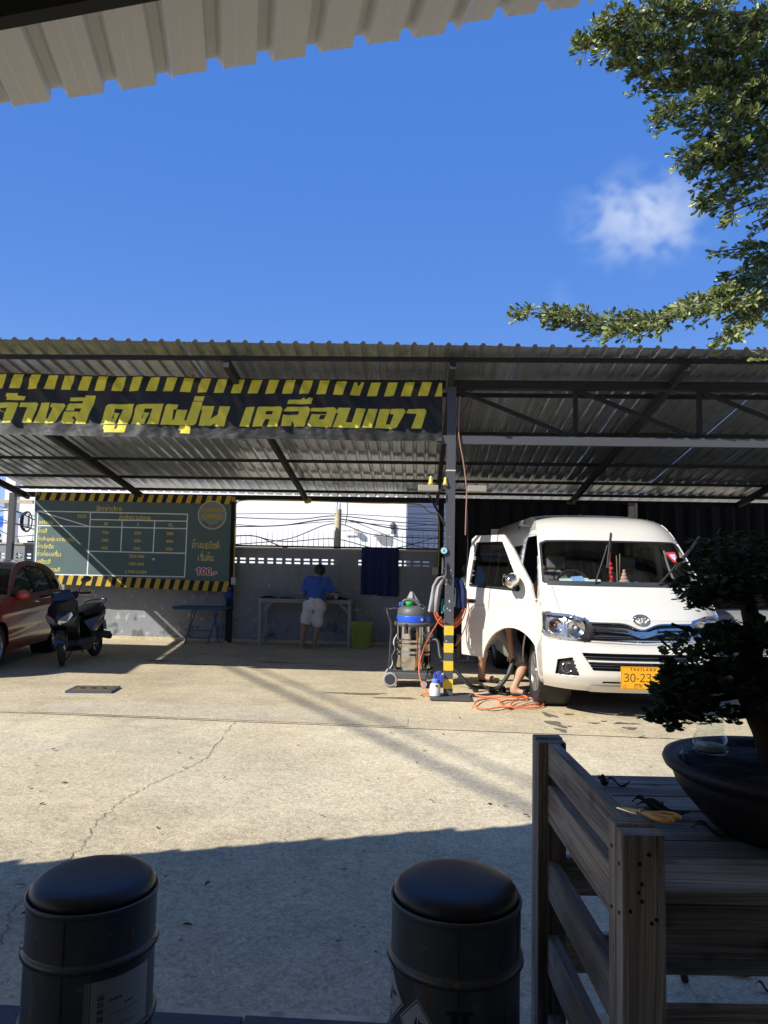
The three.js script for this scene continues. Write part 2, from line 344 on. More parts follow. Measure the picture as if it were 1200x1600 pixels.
const jointZ = (X) => -7.03 + .046 * X + .02 * (fbm(X / 40 + .5, .3, 80, 4, 221, 4) - .5);
struct('ground', slab(-250, 250, -250, 250, -.09, [.8, .8, .8], 10), M.conc, 'grey ground around the yard', 'ground');
const yard = struct('concrete_yard', slab(-15, 13, -8, 8, 0, [1, 1, 1], .2, (u, v) => jointZ(u) - v), M.conc, 'sunlit bare concrete yard in front of the shed', 'yard');
const floor2 = struct('shed_floor', slab(-15, 13, -20, -6, .004, [.94, .92, .9], .2, (u, v) => v - jointZ(u) + .005), M.conc, 'concrete floor slab under the car wash shed', 'floor');
function ribbon(pts, w, y, jit = .3) {
  const pos = [], idx = [];
  const P = [];
  for (let i = 0; i < pts.length - 1; i++) for (let k = 0; k < 8; k++) { const t = k / 8; P.push(V(mix(pts[i].x, pts[i + 1].x, t) + rr(-1, 1) * w * 2.2, y, mix(pts[i].z, pts[i + 1].z, t) + rr(-1, 1) * w * 2.2)); }
  P.push(pts[pts.length - 1].clone().setY(y));
  P.forEach((p, i) => { const a = P[Math.max(0, i - 1)], b = P[Math.min(P.length - 1, i + 1)], t = V(b.x - a.x, 0, b.z - a.z).normalize(), h = w * rr(.4, 1) * .5; pos.push(p.x - t.z * h, y, p.z + t.x * h, p.x + t.z * h, y, p.z - t.x * h); if (i) { const q = 2 * i; idx.push(q - 2, q - 1, q, q - 1, q + 1, q); } });
  const g = new THREE.BufferGeometry(); g.setAttribute('position', new THREE.Float32BufferAttribute(pos, 3)); g.setIndex(idx); g.computeVertexNormals(); return g;
}
const px = (list, y = 0) => list.map(([a, b]) => atY(a, b, y));
obj('crack', ribbon(px([[366, 1128], [356, 1142], [339, 1162], [325, 1183], [290, 1202], [242, 1223], [207, 1242], [183, 1257], [166, 1273], [149, 1287], [135, 1311], [121, 1330], [96, 1352]]), .0065, .004), M.crack, yard);
obj('crack', ribbon(px([[0, 1478], [14, 1440], [22, 1420], [45, 1400]]), .007, .004), M.crack, yard);
function blob(c, rx, rz, y, m, name, parent, n = 22, turn = 0) {
  const s = [], ph = rr(0, 9);
  for (let i = 0; i < n; i++) { const a = i / n * 6.283, r = 1 + .28 * Math.sin(3 * a + ph) + .16 * Math.sin(5 * a + ph * 2) + rr(-.16, .16); const x = Math.cos(a) * rx * r, z = Math.sin(a) * rz * r; s.push(new THREE.Vector2(x * Math.cos(turn) - z * Math.sin(turn), x * Math.sin(turn) + z * Math.cos(turn))); }
  const g = uvm(new THREE.ShapeGeometry(new THREE.Shape(s)).rotateX(-Math.PI / 2).translate(c.x, y, c.z)); return obj(name, g, m, parent);
}
for (const [a, b, rx, rz, t] of [[858, 1118, .05, .12, .4], [868, 1132, .06, .16, .3], [877, 1142, .04, .09, .2], [888, 1117, .05, .03, 0], [928, 1131, .05, .03, 0], [943, 1128, .03, .02, 0], [970, 1131, .08, .035, .2], [985, 1139, .06, .05, .2], [992, 1132, .05, .02, 0], [1003, 1153, .04, .025, 0], [890, 1136, .02, .02, 0]])
  blob(atY(a, b), rx, rz, .009, M.wet, 'water_stain', yard, 22, t);
M.patch = std(.80, .80, .82, .95, 0, { map: M.conc.map, bumpMap: M.conc.bumpMap, bumpScale: .003 });
{ // greyer strip of newer cement along the joint
  const e = px([[78, 1098], [200, 1096], [300, 1099], [420, 1102], [540, 1108], [620, 1114], [640, 1122]], .012), s = [];
  for (let i = 0; i < e.length - 1; i++) for (let k = 0; k < 6; k++) { const t = k / 6; s.push(new THREE.Vector2(mix(e[i].x, e[i + 1].x, t) + rr(-.02, .02), -(mix(e[i].z, e[i + 1].z, t) + rr(-.03, .03)))); }
  const l = s[s.length - 1].x; for (let k = 0; k <= 20; k++) { const X = mix(l, e[0].x, k / 20); s.push(new THREE.Vector2(X, -(jointZ(X) - .045))); }
  obj('cement_strip', uvm(new THREE.ShapeGeometry(new THREE.Shape(s)).rotateX(-Math.PI / 2).translate(0, .0085, 0)), M.patch, floor2);
}
for (const [a, b, rx, rz] of [[250, 1032, .25, .05], [560, 1083, .3, .06], [620, 1090, .25, .05], [440, 1035, .4, .04], [520, 1040, .3, .03], [320, 1038, .3, .04]]) blob(atY(a, b, .012), rx, rz, .0088, std(.30, .26, .20, .8, 0, { map: M.conc.map }), 'oil_stain', floor2, 26);

// tiled terrace that the stools stand on
const terrace = struct('terrace', bx(9, .04, 7, 0, .0, .97), M.concPlain, 'raised edge of the terrace floor', 'terrace');
{
  const tg = uvm(rb(.594, .022, .594, .004)), e = atY(300, 1582, .034).z + .297;
  for (let i = -5; i < 5; i++) for (let j = 0; j < 3; j++) { const t = obj('tile', tg, M.tile, terrace); t.position.set(.06 + i * .6 - .3, .0225 + .0008 * ((i * 7 + j * 3) % 3), e + j * .6); t.rotation.y = -.012; }
}

// ------------------------------------------------------------ the car wash shed
const roofY = (z) => 3.95 - .155 * (-z - 7.9);
function sheetGeo(L, ribs = 4, pitch = .19, hgt = .032, nz = 14, wob = .0016, base = .07, top = .028) {
  const prof = [];
  for (let i = 0; i < ribs; i++) { const x = i * pitch; prof.push([x, 0], [x + (pitch - base) * .33, .0025], [x + (pitch - base) * .38, 0], [x + (pitch - base) * .66, .0025], [x + (pitch - base) * .71, 0], [x + pitch - base, 0], [x + pitch - base / 2 - top / 2, hgt], [x + pitch - base / 2 + top / 2, hgt]); }
  prof.push([ribs * pitch, 0]);
  const pos = [], uv = [], idx = [], n = prof.length;
  for (let j = 0; j <= nz; j++) for (let i = 0; i < n; i++) { const z = -L * j / nz; pos.push(prof[i][0], prof[i][1] + (j % 1 === 0 ? rr(-wob, wob) : 0), z); uv.push(prof[i][0], z); }
  for (let j = 0; j < nz; j++) for (let i = 0; i < n - 1; i++) { const a = j * n + i; idx.push(a, a + 1, a + n, a + 1, a + n + 1, a + n); }
  const g = new THREE.BufferGeometry(); g.setAttribute('position', new THREE.Float32BufferAttribute(pos, 3)); g.setAttribute('uv', new THREE.Float32BufferAttribute(uv, 2)); g.setIndex(idx);
  return toCreasedNormals(g, .35);
}
M.lampGrey = std(.30, .275, .22, .7);
const shed = thing('car_wash_shed', 'open car wash shed with a corrugated metal roof on dark steel posts and trusses', 'shed');
{
  const z0 = -8.0, z1 = -14.75, L = Math.hypot(z0 - z1, roofY(z0) - roofY(z1)), ang = Math.atan2(roofY(z0) - roofY(z1), z0 - z1);
  const v = [0, 1, 2].map(() => sheetGeo(L));
  let i = 0;
  for (let x = -8.02; x < 8.8; x += .76) { const s = obj('roof_sheet', v[i % 3], M.zinc, shed); s.position.set(x, roofY(z0) + (i % 2) * .003 + .035 - .0085 * x, z0 + rr(-.012, .012)); s.rotation.set(-ang, 0, -.0085); i++; }
  const v2 = sheetGeo(4.15);
  for (let x = -15.8; x < -8.3; x += .76) { const s = obj('roof_sheet', v2, M.zinc, shed); s.position.set(x, roofY(-6.8) + .1, -6.8); s.rotation.x = -ang; }
  // purlins, rafters
  for (const z of [-8.22, -9.25, -10.7, -12.15, -13.25, -14.1]) obj('purlin', beam([-8.0, roofY(z) - .03, z], [8.8, roofY(z) - .03, z], .04, .05), M.steelBlack, shed);
  for (const x of [-7.9, -5.5, -2.22, .36, 2.95, 6.1]) obj('rafter', beam([x, roofY(-8.15) - .115, -8.15], [x, roofY(-14.5) - .115, -14.5], .065, .11), M.steelBlack, shed);
  // front truss over the right bay and front beam over the left bay
  const zt = -8.7, yt = 3.70, yb = 3.03;
  obj('top_chord', bx(8.2, .1, .1, 4.5, yt, zt), M.steelBlack, shed);
  obj('bottom_chord', bx(8.05, .1, .06, 4.5, yb, zt + .02), M.steelGrey, shed);
  obj('end_tab', ext([[0, 0], [.13, 0], [.13, .1], [.06, .1]], .02).translate(.2, yb - .05, zt + .03), M.steelGrey, shed);
  obj('front_beam', bx(8.4, .09, .09, -3.9, yt, zt), M.steelBlack, shed);
  for (let k = 0; k < 5; k++) { const x = .4 + k * 1.44; if (k) obj('truss_web', bx(.05, yt - yb - .1, .05, x, (yt + yb) / 2, zt), M.steelBlack, shed); obj('truss_diagonal', beam([x + .03, yt - .06, zt + .004], [x + 1.40, yb + .06, zt + .004], .045, .045), M.steelBlack, shed); }
  // posts
  for (const x of [.375, -8.1, 8.3]) {
    const p = obj('post', bx(.105, 3.62, .105, x, 1.81 + .05, zt), M.steelGrey, shed);
    if (x === .375) {
      const hs = [.075, .295, .515, .735], t = .118;
      for (const h of [.18, .385, .59, .79]) obj('yellow_band', bx(.1075, .108, .1075, x, h, zt), M.yellow, p);
      obj('weld_seam', rb(.115, .018, .115, .006, x, 2.66, zt), M.beige, p);
      for (let k = 0; k < 16; k++) obj('paint_chip', bx(.004 + rnd() * .012, .006 + rnd() * .025, .001, x + rr(-.045, .045), rr(.1, 1.9), zt + .0535), M.offwhite, p);
      obj('base_plate', bx(.46, .03, .34, x + .02, .03, zt + .03), M.steelGrey, shed);
    } else obj('base_plate', bx(.3, .02, .3, x, .025, zt), M.steelGrey, shed);
  }
  for (const x of [-8.12, -3.66, .44, 4.6]) obj('post', bx(.11, 2.85, .1, x, 1.44, -14.33), x < -8 ? M.steelGrey : M.steelBlack, shed);
  obj('rear_beam', bx(17, .1, .08, .4, 2.84, -14.33), M.steelBlack, shed);
  for (const x of [-2.16, 2.9, -3.66]) obj('bracket', rb(.11, .1, .02, .004, x, 2.80, -14.27), M.yellowWorn, shed);
  // conduit along the beam and down the posts
  obj('conduit', tube([[-3.58, 1.25, -14.26], [-3.58, 2.4, -14.26], [-3.57, 2.74, -14.26], [-3.45, 2.78, -14.26], [-1, 2.77, -14.26], [.05, 2.74, -14.26], [.13, 2.68, -14.25], [.2, 2.60, -14.25], [.35, 2.58, -14.25], [.40, 2.4, -14.25], [.40, 1.55, -14.25]], .012, 90), M.yellowWorn, shed);
  obj('switch_box', rb(.09, .14, .05, .006, -3.58, 1.2, -14.26), M.offwhite, shed);
  obj('switch_box', rb(.12, .15, .05, .006, .34, 1.47, -14.25), M.beige, shed);
  // lamp arm on the front post
  const zl = -8.62;
  obj('lamp_arm', bx(1.0, .03, .03, .36, 2.44, -8.77), M.steelBlack, shed);
  obj('lamp_strut', beam([.36, 1.95, -8.78], [.1, 2.42, -8.78], .025, .025), M.steelBlack, shed);
  obj('lamp_box', rb(.24, .075, .12, .01, .11, 2.44, zl), M.lampGrey, shed); obj('lamp_box', rb(.22, .075, .12, .01, .68, 2.44, zl), M.lampGrey, shed);
  for (const [x, s] of [[.14, .62], [.31, .55]]) obj('insulator', lathe([[0, 0], [.045, 0], [.06, .04], [.04, .06], [.042, .1], [.028, .12], [.03, .16], [.012, .18], [0, .18]].map(([a, b]) => [a * s, b * s]), 14).translate(x, 2.48, zl - .02), M.amber, shed);
  obj('cord', tube([[.47, 3.55, -8.62], [.46, 3.1, -8.63], [.52, 2.75, -8.62], [.56, 2.4, -8.6], [.555, 2.2, -8.6], [.55, 1.9, -8.6]], .008, 40), std(.30, .16, .12, .8), shed);
  obj('hanging_wire', tube([[.62, 3.66, -8.64], [.55, 3.45, -8.64], [.45, 3.3, -8.64]], .004), M.black, shed);
  obj('hanging_wire', tube([[.57, 2.2, -8.63], [.58, 1.7, -8.63], [.56, 1.3, -8.64]], .006), M.black, shed);
}

// ------------------------------------------------------------ boundary wall at the back
const ZW = -14.55;
const wall = thing('boundary_wall', 'grey painted boundary wall with rows of vent slots behind the work tables', 'wall', [0, 0, 0]);
{
  const H = 1.84, holes = [], x0 = -15, x1 = .55, off = atZ(360, 872, ZW).x, seg = [];
  const skip = (x) => (x > -1.85 && x < -1.45);
  for (let s = 0; s < 2; s++) {
    const a = s ? -7.3 : x0, b = s ? x1 : -7.3, hs = [];
    for (let k = -32; k < 14; k++) { const bxx = off + k * .365; if (bxx < a + .05 || bxx + .33 > b - .05 || skip(bxx)) continue; for (const dx of [0, .178]) for (const y of [1.555, 1.625]) hs.push([[bxx + dx, y], [bxx + dx + .13, y], [bxx + dx + .13, y + .036], [bxx + dx, y + .036]]); }
    const g = ext([[a, -.1], [b, -.1], [b, H], [a, H]], .09, 0, hs).translate(0, 0, ZW - .09);
    const w = uvm(g, 1); const uv = w.attributes.uv; for (let i = 0; i < uv.count; i++) uv.setXY(i, uv.getX(i) / 8, clamp((uv.getY(i) + .02) / 2, .01, .99));
    obj('wall_panel', w, std(1, 1, 1, .85, 0, { map: T.wall, bumpMap: rep(T.fine, 20, 6), bumpScale: .003 }), wall);
  }
  obj('coping', bx(15.5, .035, .13, -7.2, H + .018, ZW - .045), M.concPlain, wall);
  for (const x of [-9.9]) obj('pier', uvm(bx(.2, 1.84, .07, x, .92, ZW + .025)), std(.34, .35, .36, .85), wall);
  obj('plinth', uvm(bx(15.5, .06, .06, -7.2, .03, ZW + .02)), M.concPlain, wall);
}
{ // spiked rail on the wall
  const f = thing('spike_rail', 'thin black rail of upright spikes along the top of the grey wall', 'fence', [0, 0, 0]);
  obj('rail', bx(8.4, .035, .035, -3.7, 1.90, ZW - .02), M.steelBlack, f);
  const sg = cy(.0015, .006, .36, 0, .18, 0, 0, 0, 0, 6);
  for (let x = -7.8, i = 0; x < .4; x += .104, i++) { if (x > -7.55 && x < -3.75) continue; const s = obj('spike', sg, M.steelBlack, f); s.position.set(x, 1.90, ZW - .02); s.rotation.set(rr(-.05, .05), 0, rr(-.06, .06)); }
}
{ // street and building behind the wall
  const zb = -21, b = thing('white_building', 'sunlit white rendered building behind the boundary wall', 'building');
  const xl = atZ(20, 810, zb).x, xr = atZ(636, 820, zb).x;
  obj('wall', bx(xr - xl, 5.4, 6, (xl + xr) / 2, 2.7, zb - 3), M.wallWhite, b);
  obj('corner_pilaster', bx(.35, 5.4, .12, xr - .2, 2.7, zb + .06), M.wallWhite, b);
  obj('eave', bx(xr - xl + .6, .12, 6.6, (xl + xr) / 2, 5.46, zb - 3), M.offwhite, b);
  const cam = (a, c) => { const p = atZ(a, c, zb + .12); return [p.x, p.y, p.z]; };
  obj('flood_lamp', rb(.16, .13, .12, .02, ...cam(557, 830)), M.beige, b);
  obj('lamp_arm', straight(cam(534, 829), cam(552, 829), .02), M.offwhite, b);
  for (const [a, c, w] of [[592, 836, .3], [602, 837, .26]]) obj('wall_camera', rb(w, .12, .16, .03, ...cam(a, c)), M.offwhite, b);
  obj('wall_lamp', [sp(.09, ...cam(614, 822), 1, 1.3, 1), cy(.06, .08, .12, ...cam(615, 831))], M.plasticGrey, b);
  const xr2 = atZ(705, 820, zb - 1).x;
  const n = thing('blue_grey_building', 'pale blue grey clad building beside the white one', 'building');
  obj('wall', bx(xr2 - xr + 4, 5, 6, (xr2 + xr) / 2 + 2, 2.5, zb - 4.2), std(.42, .47, .55, .8), n);
  for (let k = 0; k < 22; k++) obj('cladding_board', bx(xr2 - xr + 4, .2, .03, (xr2 + xr) / 2 + 2, .2 + k * .22, zb - 1.17, .12), std(.42, .47, .55, .8), n);
}
{ // bare concrete column with starter bars
  const p = atZ(527, 860, -15.3), c = thing('concrete_column', 'short bare concrete column with rusty bars standing behind the wall', 'column', [p.x, 0, -15.3]);
  obj('shaft', uvm(cy(.07, .075, 2.72, 0, 1.36, 0, 0, 0, 0, 20)), M.concPlain, c);
  for (const [x, z, h] of [[-.03, .02, .15], [.03, .03, .2], [.035, -.03, .12], [-.03, -.03, .18]]) obj('starter_bar', straight([x, 2.7, z], [x + .01, 2.72 + h, z], .005), std(.08, .05, .04, .9), c);
}
{ // cables between the wall and the white building
  const C = [[[350, 803], [520, 803], [700, 812]], [[350, 808], [470, 811], [523, 806], [600, 814], [700, 822]], [[350, 823], [440, 821], [523, 811], [620, 826], [700, 830]], [[350, 818], [420, 822], [523, 815], [640, 822], [700, 816]], [[350, 852], [450, 842], [523, 818], [580, 835], [700, 842]], [[352, 838], [400, 838], [440, 854], [480, 862]], [[540, 812], [560, 818], [640, 850], [700, 862]], [[390, 836], [440, 846], [523, 842], [600, 858], [690, 838]]];
  C.forEach((l, i) => tag(obj('overhead_cable', tube(l.map(([a, b]) => atZ(a, b, -15.25 - .06 * i)), .008 + .003 * (i % 3), 40, 6), M.black), 'thin black cable strung behind the spiked wall against the white building', 'cable', 'cables behind the wall'));
  tag(obj('hanging_cable', tube([[542.5, 783], [543, 800], [541, 812], [540, 820]].map(([a, b]) => atZ(a, b, -15.1)), .008), M.black), 'short loose black cable hanging down from the roof edge beside the concrete column', 'cable');
}
{ // what shows at the far left between shed post and price board
  const z = -16.2, g = atZ(42, 815, z), c = thing('cable_coil', 'oval coil of black cable with a white box hung beside the price board', 'cable', [g.x, g.y, z]);
  for (let k = 0; k < 5; k++) obj('loop', tube(Array.from({ length: 14 }, (_, i) => [Math.cos(i / 14 * 6.283) * (.105 + .008 * k), Math.sin(i / 14 * 6.283) * (.21 + .012 * ((k * 7) % 3)), .02 * k - .04]), .009, 60, 6, true), M.black, c);
  obj('junction_box', rb(.11, .3, .08, .02, 0, 0, 0), M.offwhite, c);
  const p = thing('utility_pole', 'square white concrete pole at the end of the boundary wall', 'pole', [atZ(17, 820, -17).x, 0, -17]); obj('shaft', bx(.24, 4.4, .24, 0, 2.2, 0), M.wallWhite, p); obj('cross_arm', bx(1.2, .08, .08, 0, 2.9, .16), M.concPlain, p);
  const a = thing('blue_awning', 'bright blue awning sheet behind the end of the wall', 'awning', [atZ(-10, 805, -19).x, 0, -19]);
  obj('canvas', sheet((u, v, o) => o.set(u, 2.35 + .35 * v + .04 * Math.sin(u * 5), .5 - v), -1.6, .5, 0, 1.2, .1, null, .01), std(.02, .12, .5, .7), a); for (const x of [-1.5, .42]) obj('pole', straight([x, 0, .45], [x, 2.4, .45], .025), M.steelGrey, a);
  for (let k = 0; k < 5; k++) tag(obj('overhead_cable', tube([[-6, 790 + k * 9], [20, 797 + k * 10 - (k % 2) * 9], [60, 808 + k * 7]].map(([q, w]) => atZ(q, w, -15.6 - .1 * k)), .009 + .004 * (k % 2), 24, 6), M.black), 'black cable sagging past the white pole left of the price board', 'cable', 'cables by the white pole');
  const bsh = thing('roadside_bush', 'dark green bush beyond the wall under the blue awning', 'bush', [atZ(2, 840, -18.5).x, 0, -18.5]);
  const lg = new THREE.PlaneGeometry(.09, .05), im = new THREE.InstancedMesh(lg, std(.03, .06, .015, .6), 900), mt = new THREE.Matrix4();
  for (let i = 0; i < 900; i++) { const t = rr(0, 6.28), q = Math.acos(rr(-1, 1)), R = Math.cbrt(rnd()); mt.compose(V(.7 * R * Math.sin(q) * Math.cos(t), 1.5 + .75 * R * Math.cos(q), .6 * R * Math.sin(q) * Math.sin(t)), new THREE.Quaternion().setFromEuler(new THREE.Euler(rr(0, 6), rr(0, 6), rr(0, 6))), V(1, 1, 1)); im.setMatrixAt(i, mt); }
  im.name = 'foliage'; im.userData.kind = 'stuff'; bsh.add(im); obj('stem', straight([0, 0, 0], [.05, 1.3, 0], .05), M.bark, bsh);
}
{ // black curtain closing the right bays
  const g = sheet((u, v, o) => o.set(u, v, -14.0 + .05 * Math.sin(u * 21 + 1.3 * Math.sin(u * 3)) + .02 * Math.sin(u * 47 + v)), .52, 9.5, 0.02, 2.78, .03);
  tag(obj('black_curtain', g, M.curtain), 'long pleated black curtain hung across the back of the right bays', 'curtain');
  const p = atZ(986, 803, -13.85);
  const l = thing('wall_sign', 'small pale box fitting above the van against the black curtain', 'fitting', [p.x, p.y, -13.85]);
  obj('body', rb(.11, .26, .07, .01, 0, .02, 0), M.beige, l); obj('bracket', bx(.05, .3, .03, .09, .05, 0), M.beige, l); obj('cap', bx(.12, .04, .08, 0, .18, 0), M.red, l);
}

// ------------------------------------------------------------ printed cloths
function canvas(w, h, fn) { const c = document.createElement('canvas'); c.width = w; c.height = h; const g = c.getContext('2d'); fn(g); const t = new THREE.CanvasTexture(c); t.colorSpace = THREE.SRGBColorSpace; t.anisotropy = 8; return t; }
// Thai letters as strokes: polylines on a unit cell; c = small loop
const TH = {
  'ก': '.1,0 .1,.62 .22,.55 .1,.85 .45,1 .8,.85 .8,0', 'ค': '.15,0 .1,.65 .45,1 .82,.8 .82,0;c.38,.45;.15,0 .33,.38', 'ง': 'c.5,.85;.62,.85 .62,0 .15,.35', 'ซ': 'c.15,.72;.1,.9 .35,1 .25,.6 .25,0 .75,0 .75,.7 .6,.8 .95,1',
  'ด': 'c.4,.42;.33,.35 .12,0 .1,.65 .45,1 .82,.8 .82,0', 'ต': 'c.4,.42;.33,.35 .12,0 .1,.75 .3,1 .45,.82 .6,1 .82,.8 .82,0', 'ท': 'c.12,.88;.2,.85 .2,0 .55,1 .8,.9 .8,0', 'น': 'c.12,.88;.2,.85 .2,.1 .72,.15 .72,1;c.82,.1', 'บ': 'c.12,.88;.2,.85 .2,0 .8,0 .8,1',
  'พ': 'c.1,.88;.18,.85 .22,0 .5,.65 .75,0 .85,1', 'ฝ': 'c.25,.7;.1,.9 .22,0 .5,.6 .75,0 .85,1.4', 'ฟ': 'c.1,.88;.18,.85 .22,0 .5,.65 .75,0 .85,1.4', 'ภ': 'c.12,.08;.22,.1 .22,.6 .1,.72 .45,1 .8,.8 .8,0', 'ม': 'c.14,.88;.22,.85 .22,.1;c.14,.1;.22,.15 .8,0 .8,1', 'ย': 'c.16,.88;.1,.75 .35,.55 .12,.4 .2,0 .8,0 .8,1',
  'ร': 'c.5,.08;.58,.1 .55,.65 .15,.7 .3,1 .65,.92', 'ล': 'c.2,.1;.12,.2 .15,.5 .45,.55 .8,.45;.12,.85 .45,1 .8,.85 .8,0', 'ว': 'c.5,.08;.6,.1 .62,.8 .35,1 .1,.85', 'ส': 'c.2,.1;.12,.2 .15,.5 .45,.55 .8,.45;.12,.85 .45,1 .8,.85 .8,0;.62,.85 .95,1.15', 'ห': 'c.12,.88;.2,.85 .2,0 .2,.3 .6,.75;c.7,.88;.6,.72 .75,.5 .78,0', 'อ': 'c.28,.55;.15,.55 .18,0 .8,0 .82,.75 .5,1 .15,.85', 'ฉ': 'c.4,.75;.1,.85 .45,1 .82,.8 .8,.05;c.3,.1;.3,.15 .8,.05', 'ข': 'c.2,.78;.1,.95 .38,.92 .25,.6 .25,0 .78,0 .78,1', 'จ': 'c.42,.42;.5,.4 .62,.05 .66,.8 .4,1 .12,.85', 'ญ': 'c.22,.08;.14,.1 .12,.75 .35,1 .55,.8 .55,0 .85,0 .85,1', 'ษ': 'c.12,.88;.2,.85 .2,0 .8,0 .8,1;c.5,.45;.55,.5 .95,.6',
  'ะ': 'c.3,.78;.35,.85 .5,.95;c.3,.28;.35,.35 .5,.45', 'า': '.1,.85 .35,1 .55,.85 .55,0', 'เ': 'c.3,.1;.2,.15 .2,1', 'ไ': 'c.42,.1;.32,.15 .32,1.15 .1,1.3 .3,1.4 .55,1.35', 'ใ': 'c.42,.1;.32,.15 .32,1.1;c.2,1.25',
};
TH['แ'] = 'c.3,.1;.2,.15 .2,1;c.75,.1;.65,.15 .65,1';
const TM = { 'ิ': '.15,1.15 .45,1.4 .75,1.15 .15,1.15', 'ี': '.15,1.15 .45,1.35 .75,1.15 .15,1.15;.75,1.15 .75,1.5', 'ื': '.15,1.15 .45,1.35 .75,1.15 .15,1.15;.75,1.15 .75,1.5;.6,1.3 .6,1.5', 'ั': 'c.45,1.2;.5,1.3 .85,1.45', '่': '.55,1.55 .55,1.85', '้': 'c.45,1.5;.55,1.6 .85,1.75', '์': 'c.5,1.2;.5,1.35 .75,1.5', 'ุ': 'c.6,-.2;.68,-.2 .68,-.5', 'ู': 'c.45,-.2;.5,-.25 .5,-.5 .8,-.5 .8,-.2' };
function thai(g, str, x, y, size, width = .13, color = null, adv = .82) {   // baseline-left at x, y; size = letter height in px
  g.save(); g.translate(x, y); g.scale(size * .82, -size); g.lineWidth = width; g.lineJoin = g.lineCap = 'round'; if (color) g.strokeStyle = color;
  let cx = 0, last = 0;
  const draw = (s, ox) => { for (const part of s.split(';')) { if (!part) continue; g.beginPath(); if (part[0] === 'c') { const [a, b] = part.slice(1).split(',').map(Number); g.arc(ox + a, b, .085, 0, 7); } else part.split(' ').forEach((q, i) => { const [a, b] = q.split(',').map(Number); i ? g.lineTo(ox + a, b) : g.moveTo(ox + a, b); }); g.stroke(); } };
  for (const ch of str) {
    if (ch === ' ') { cx += .5; continue; }
    if (ch === 'ำ') { draw('c.5,1.25', last); draw(TH['า'], cx); last = cx; cx += .72; continue; }
    if (TM[ch]) { draw(TM[ch], last); continue; }
    if (ch === '+') { draw('.1,.5 .6,.5;.35,.25 .35,.75', cx); cx += .75; continue; }
    if (!TH[ch]) continue;
    last = cx; draw(TH[ch], cx); cx += 'าเะ'.includes(ch) ? .62 : 'ไใร'.includes(ch) ? .68 : ch === 'แ' ? 1 : adv + .12;
  }
  g.restore(); return cx * size * .82;
}
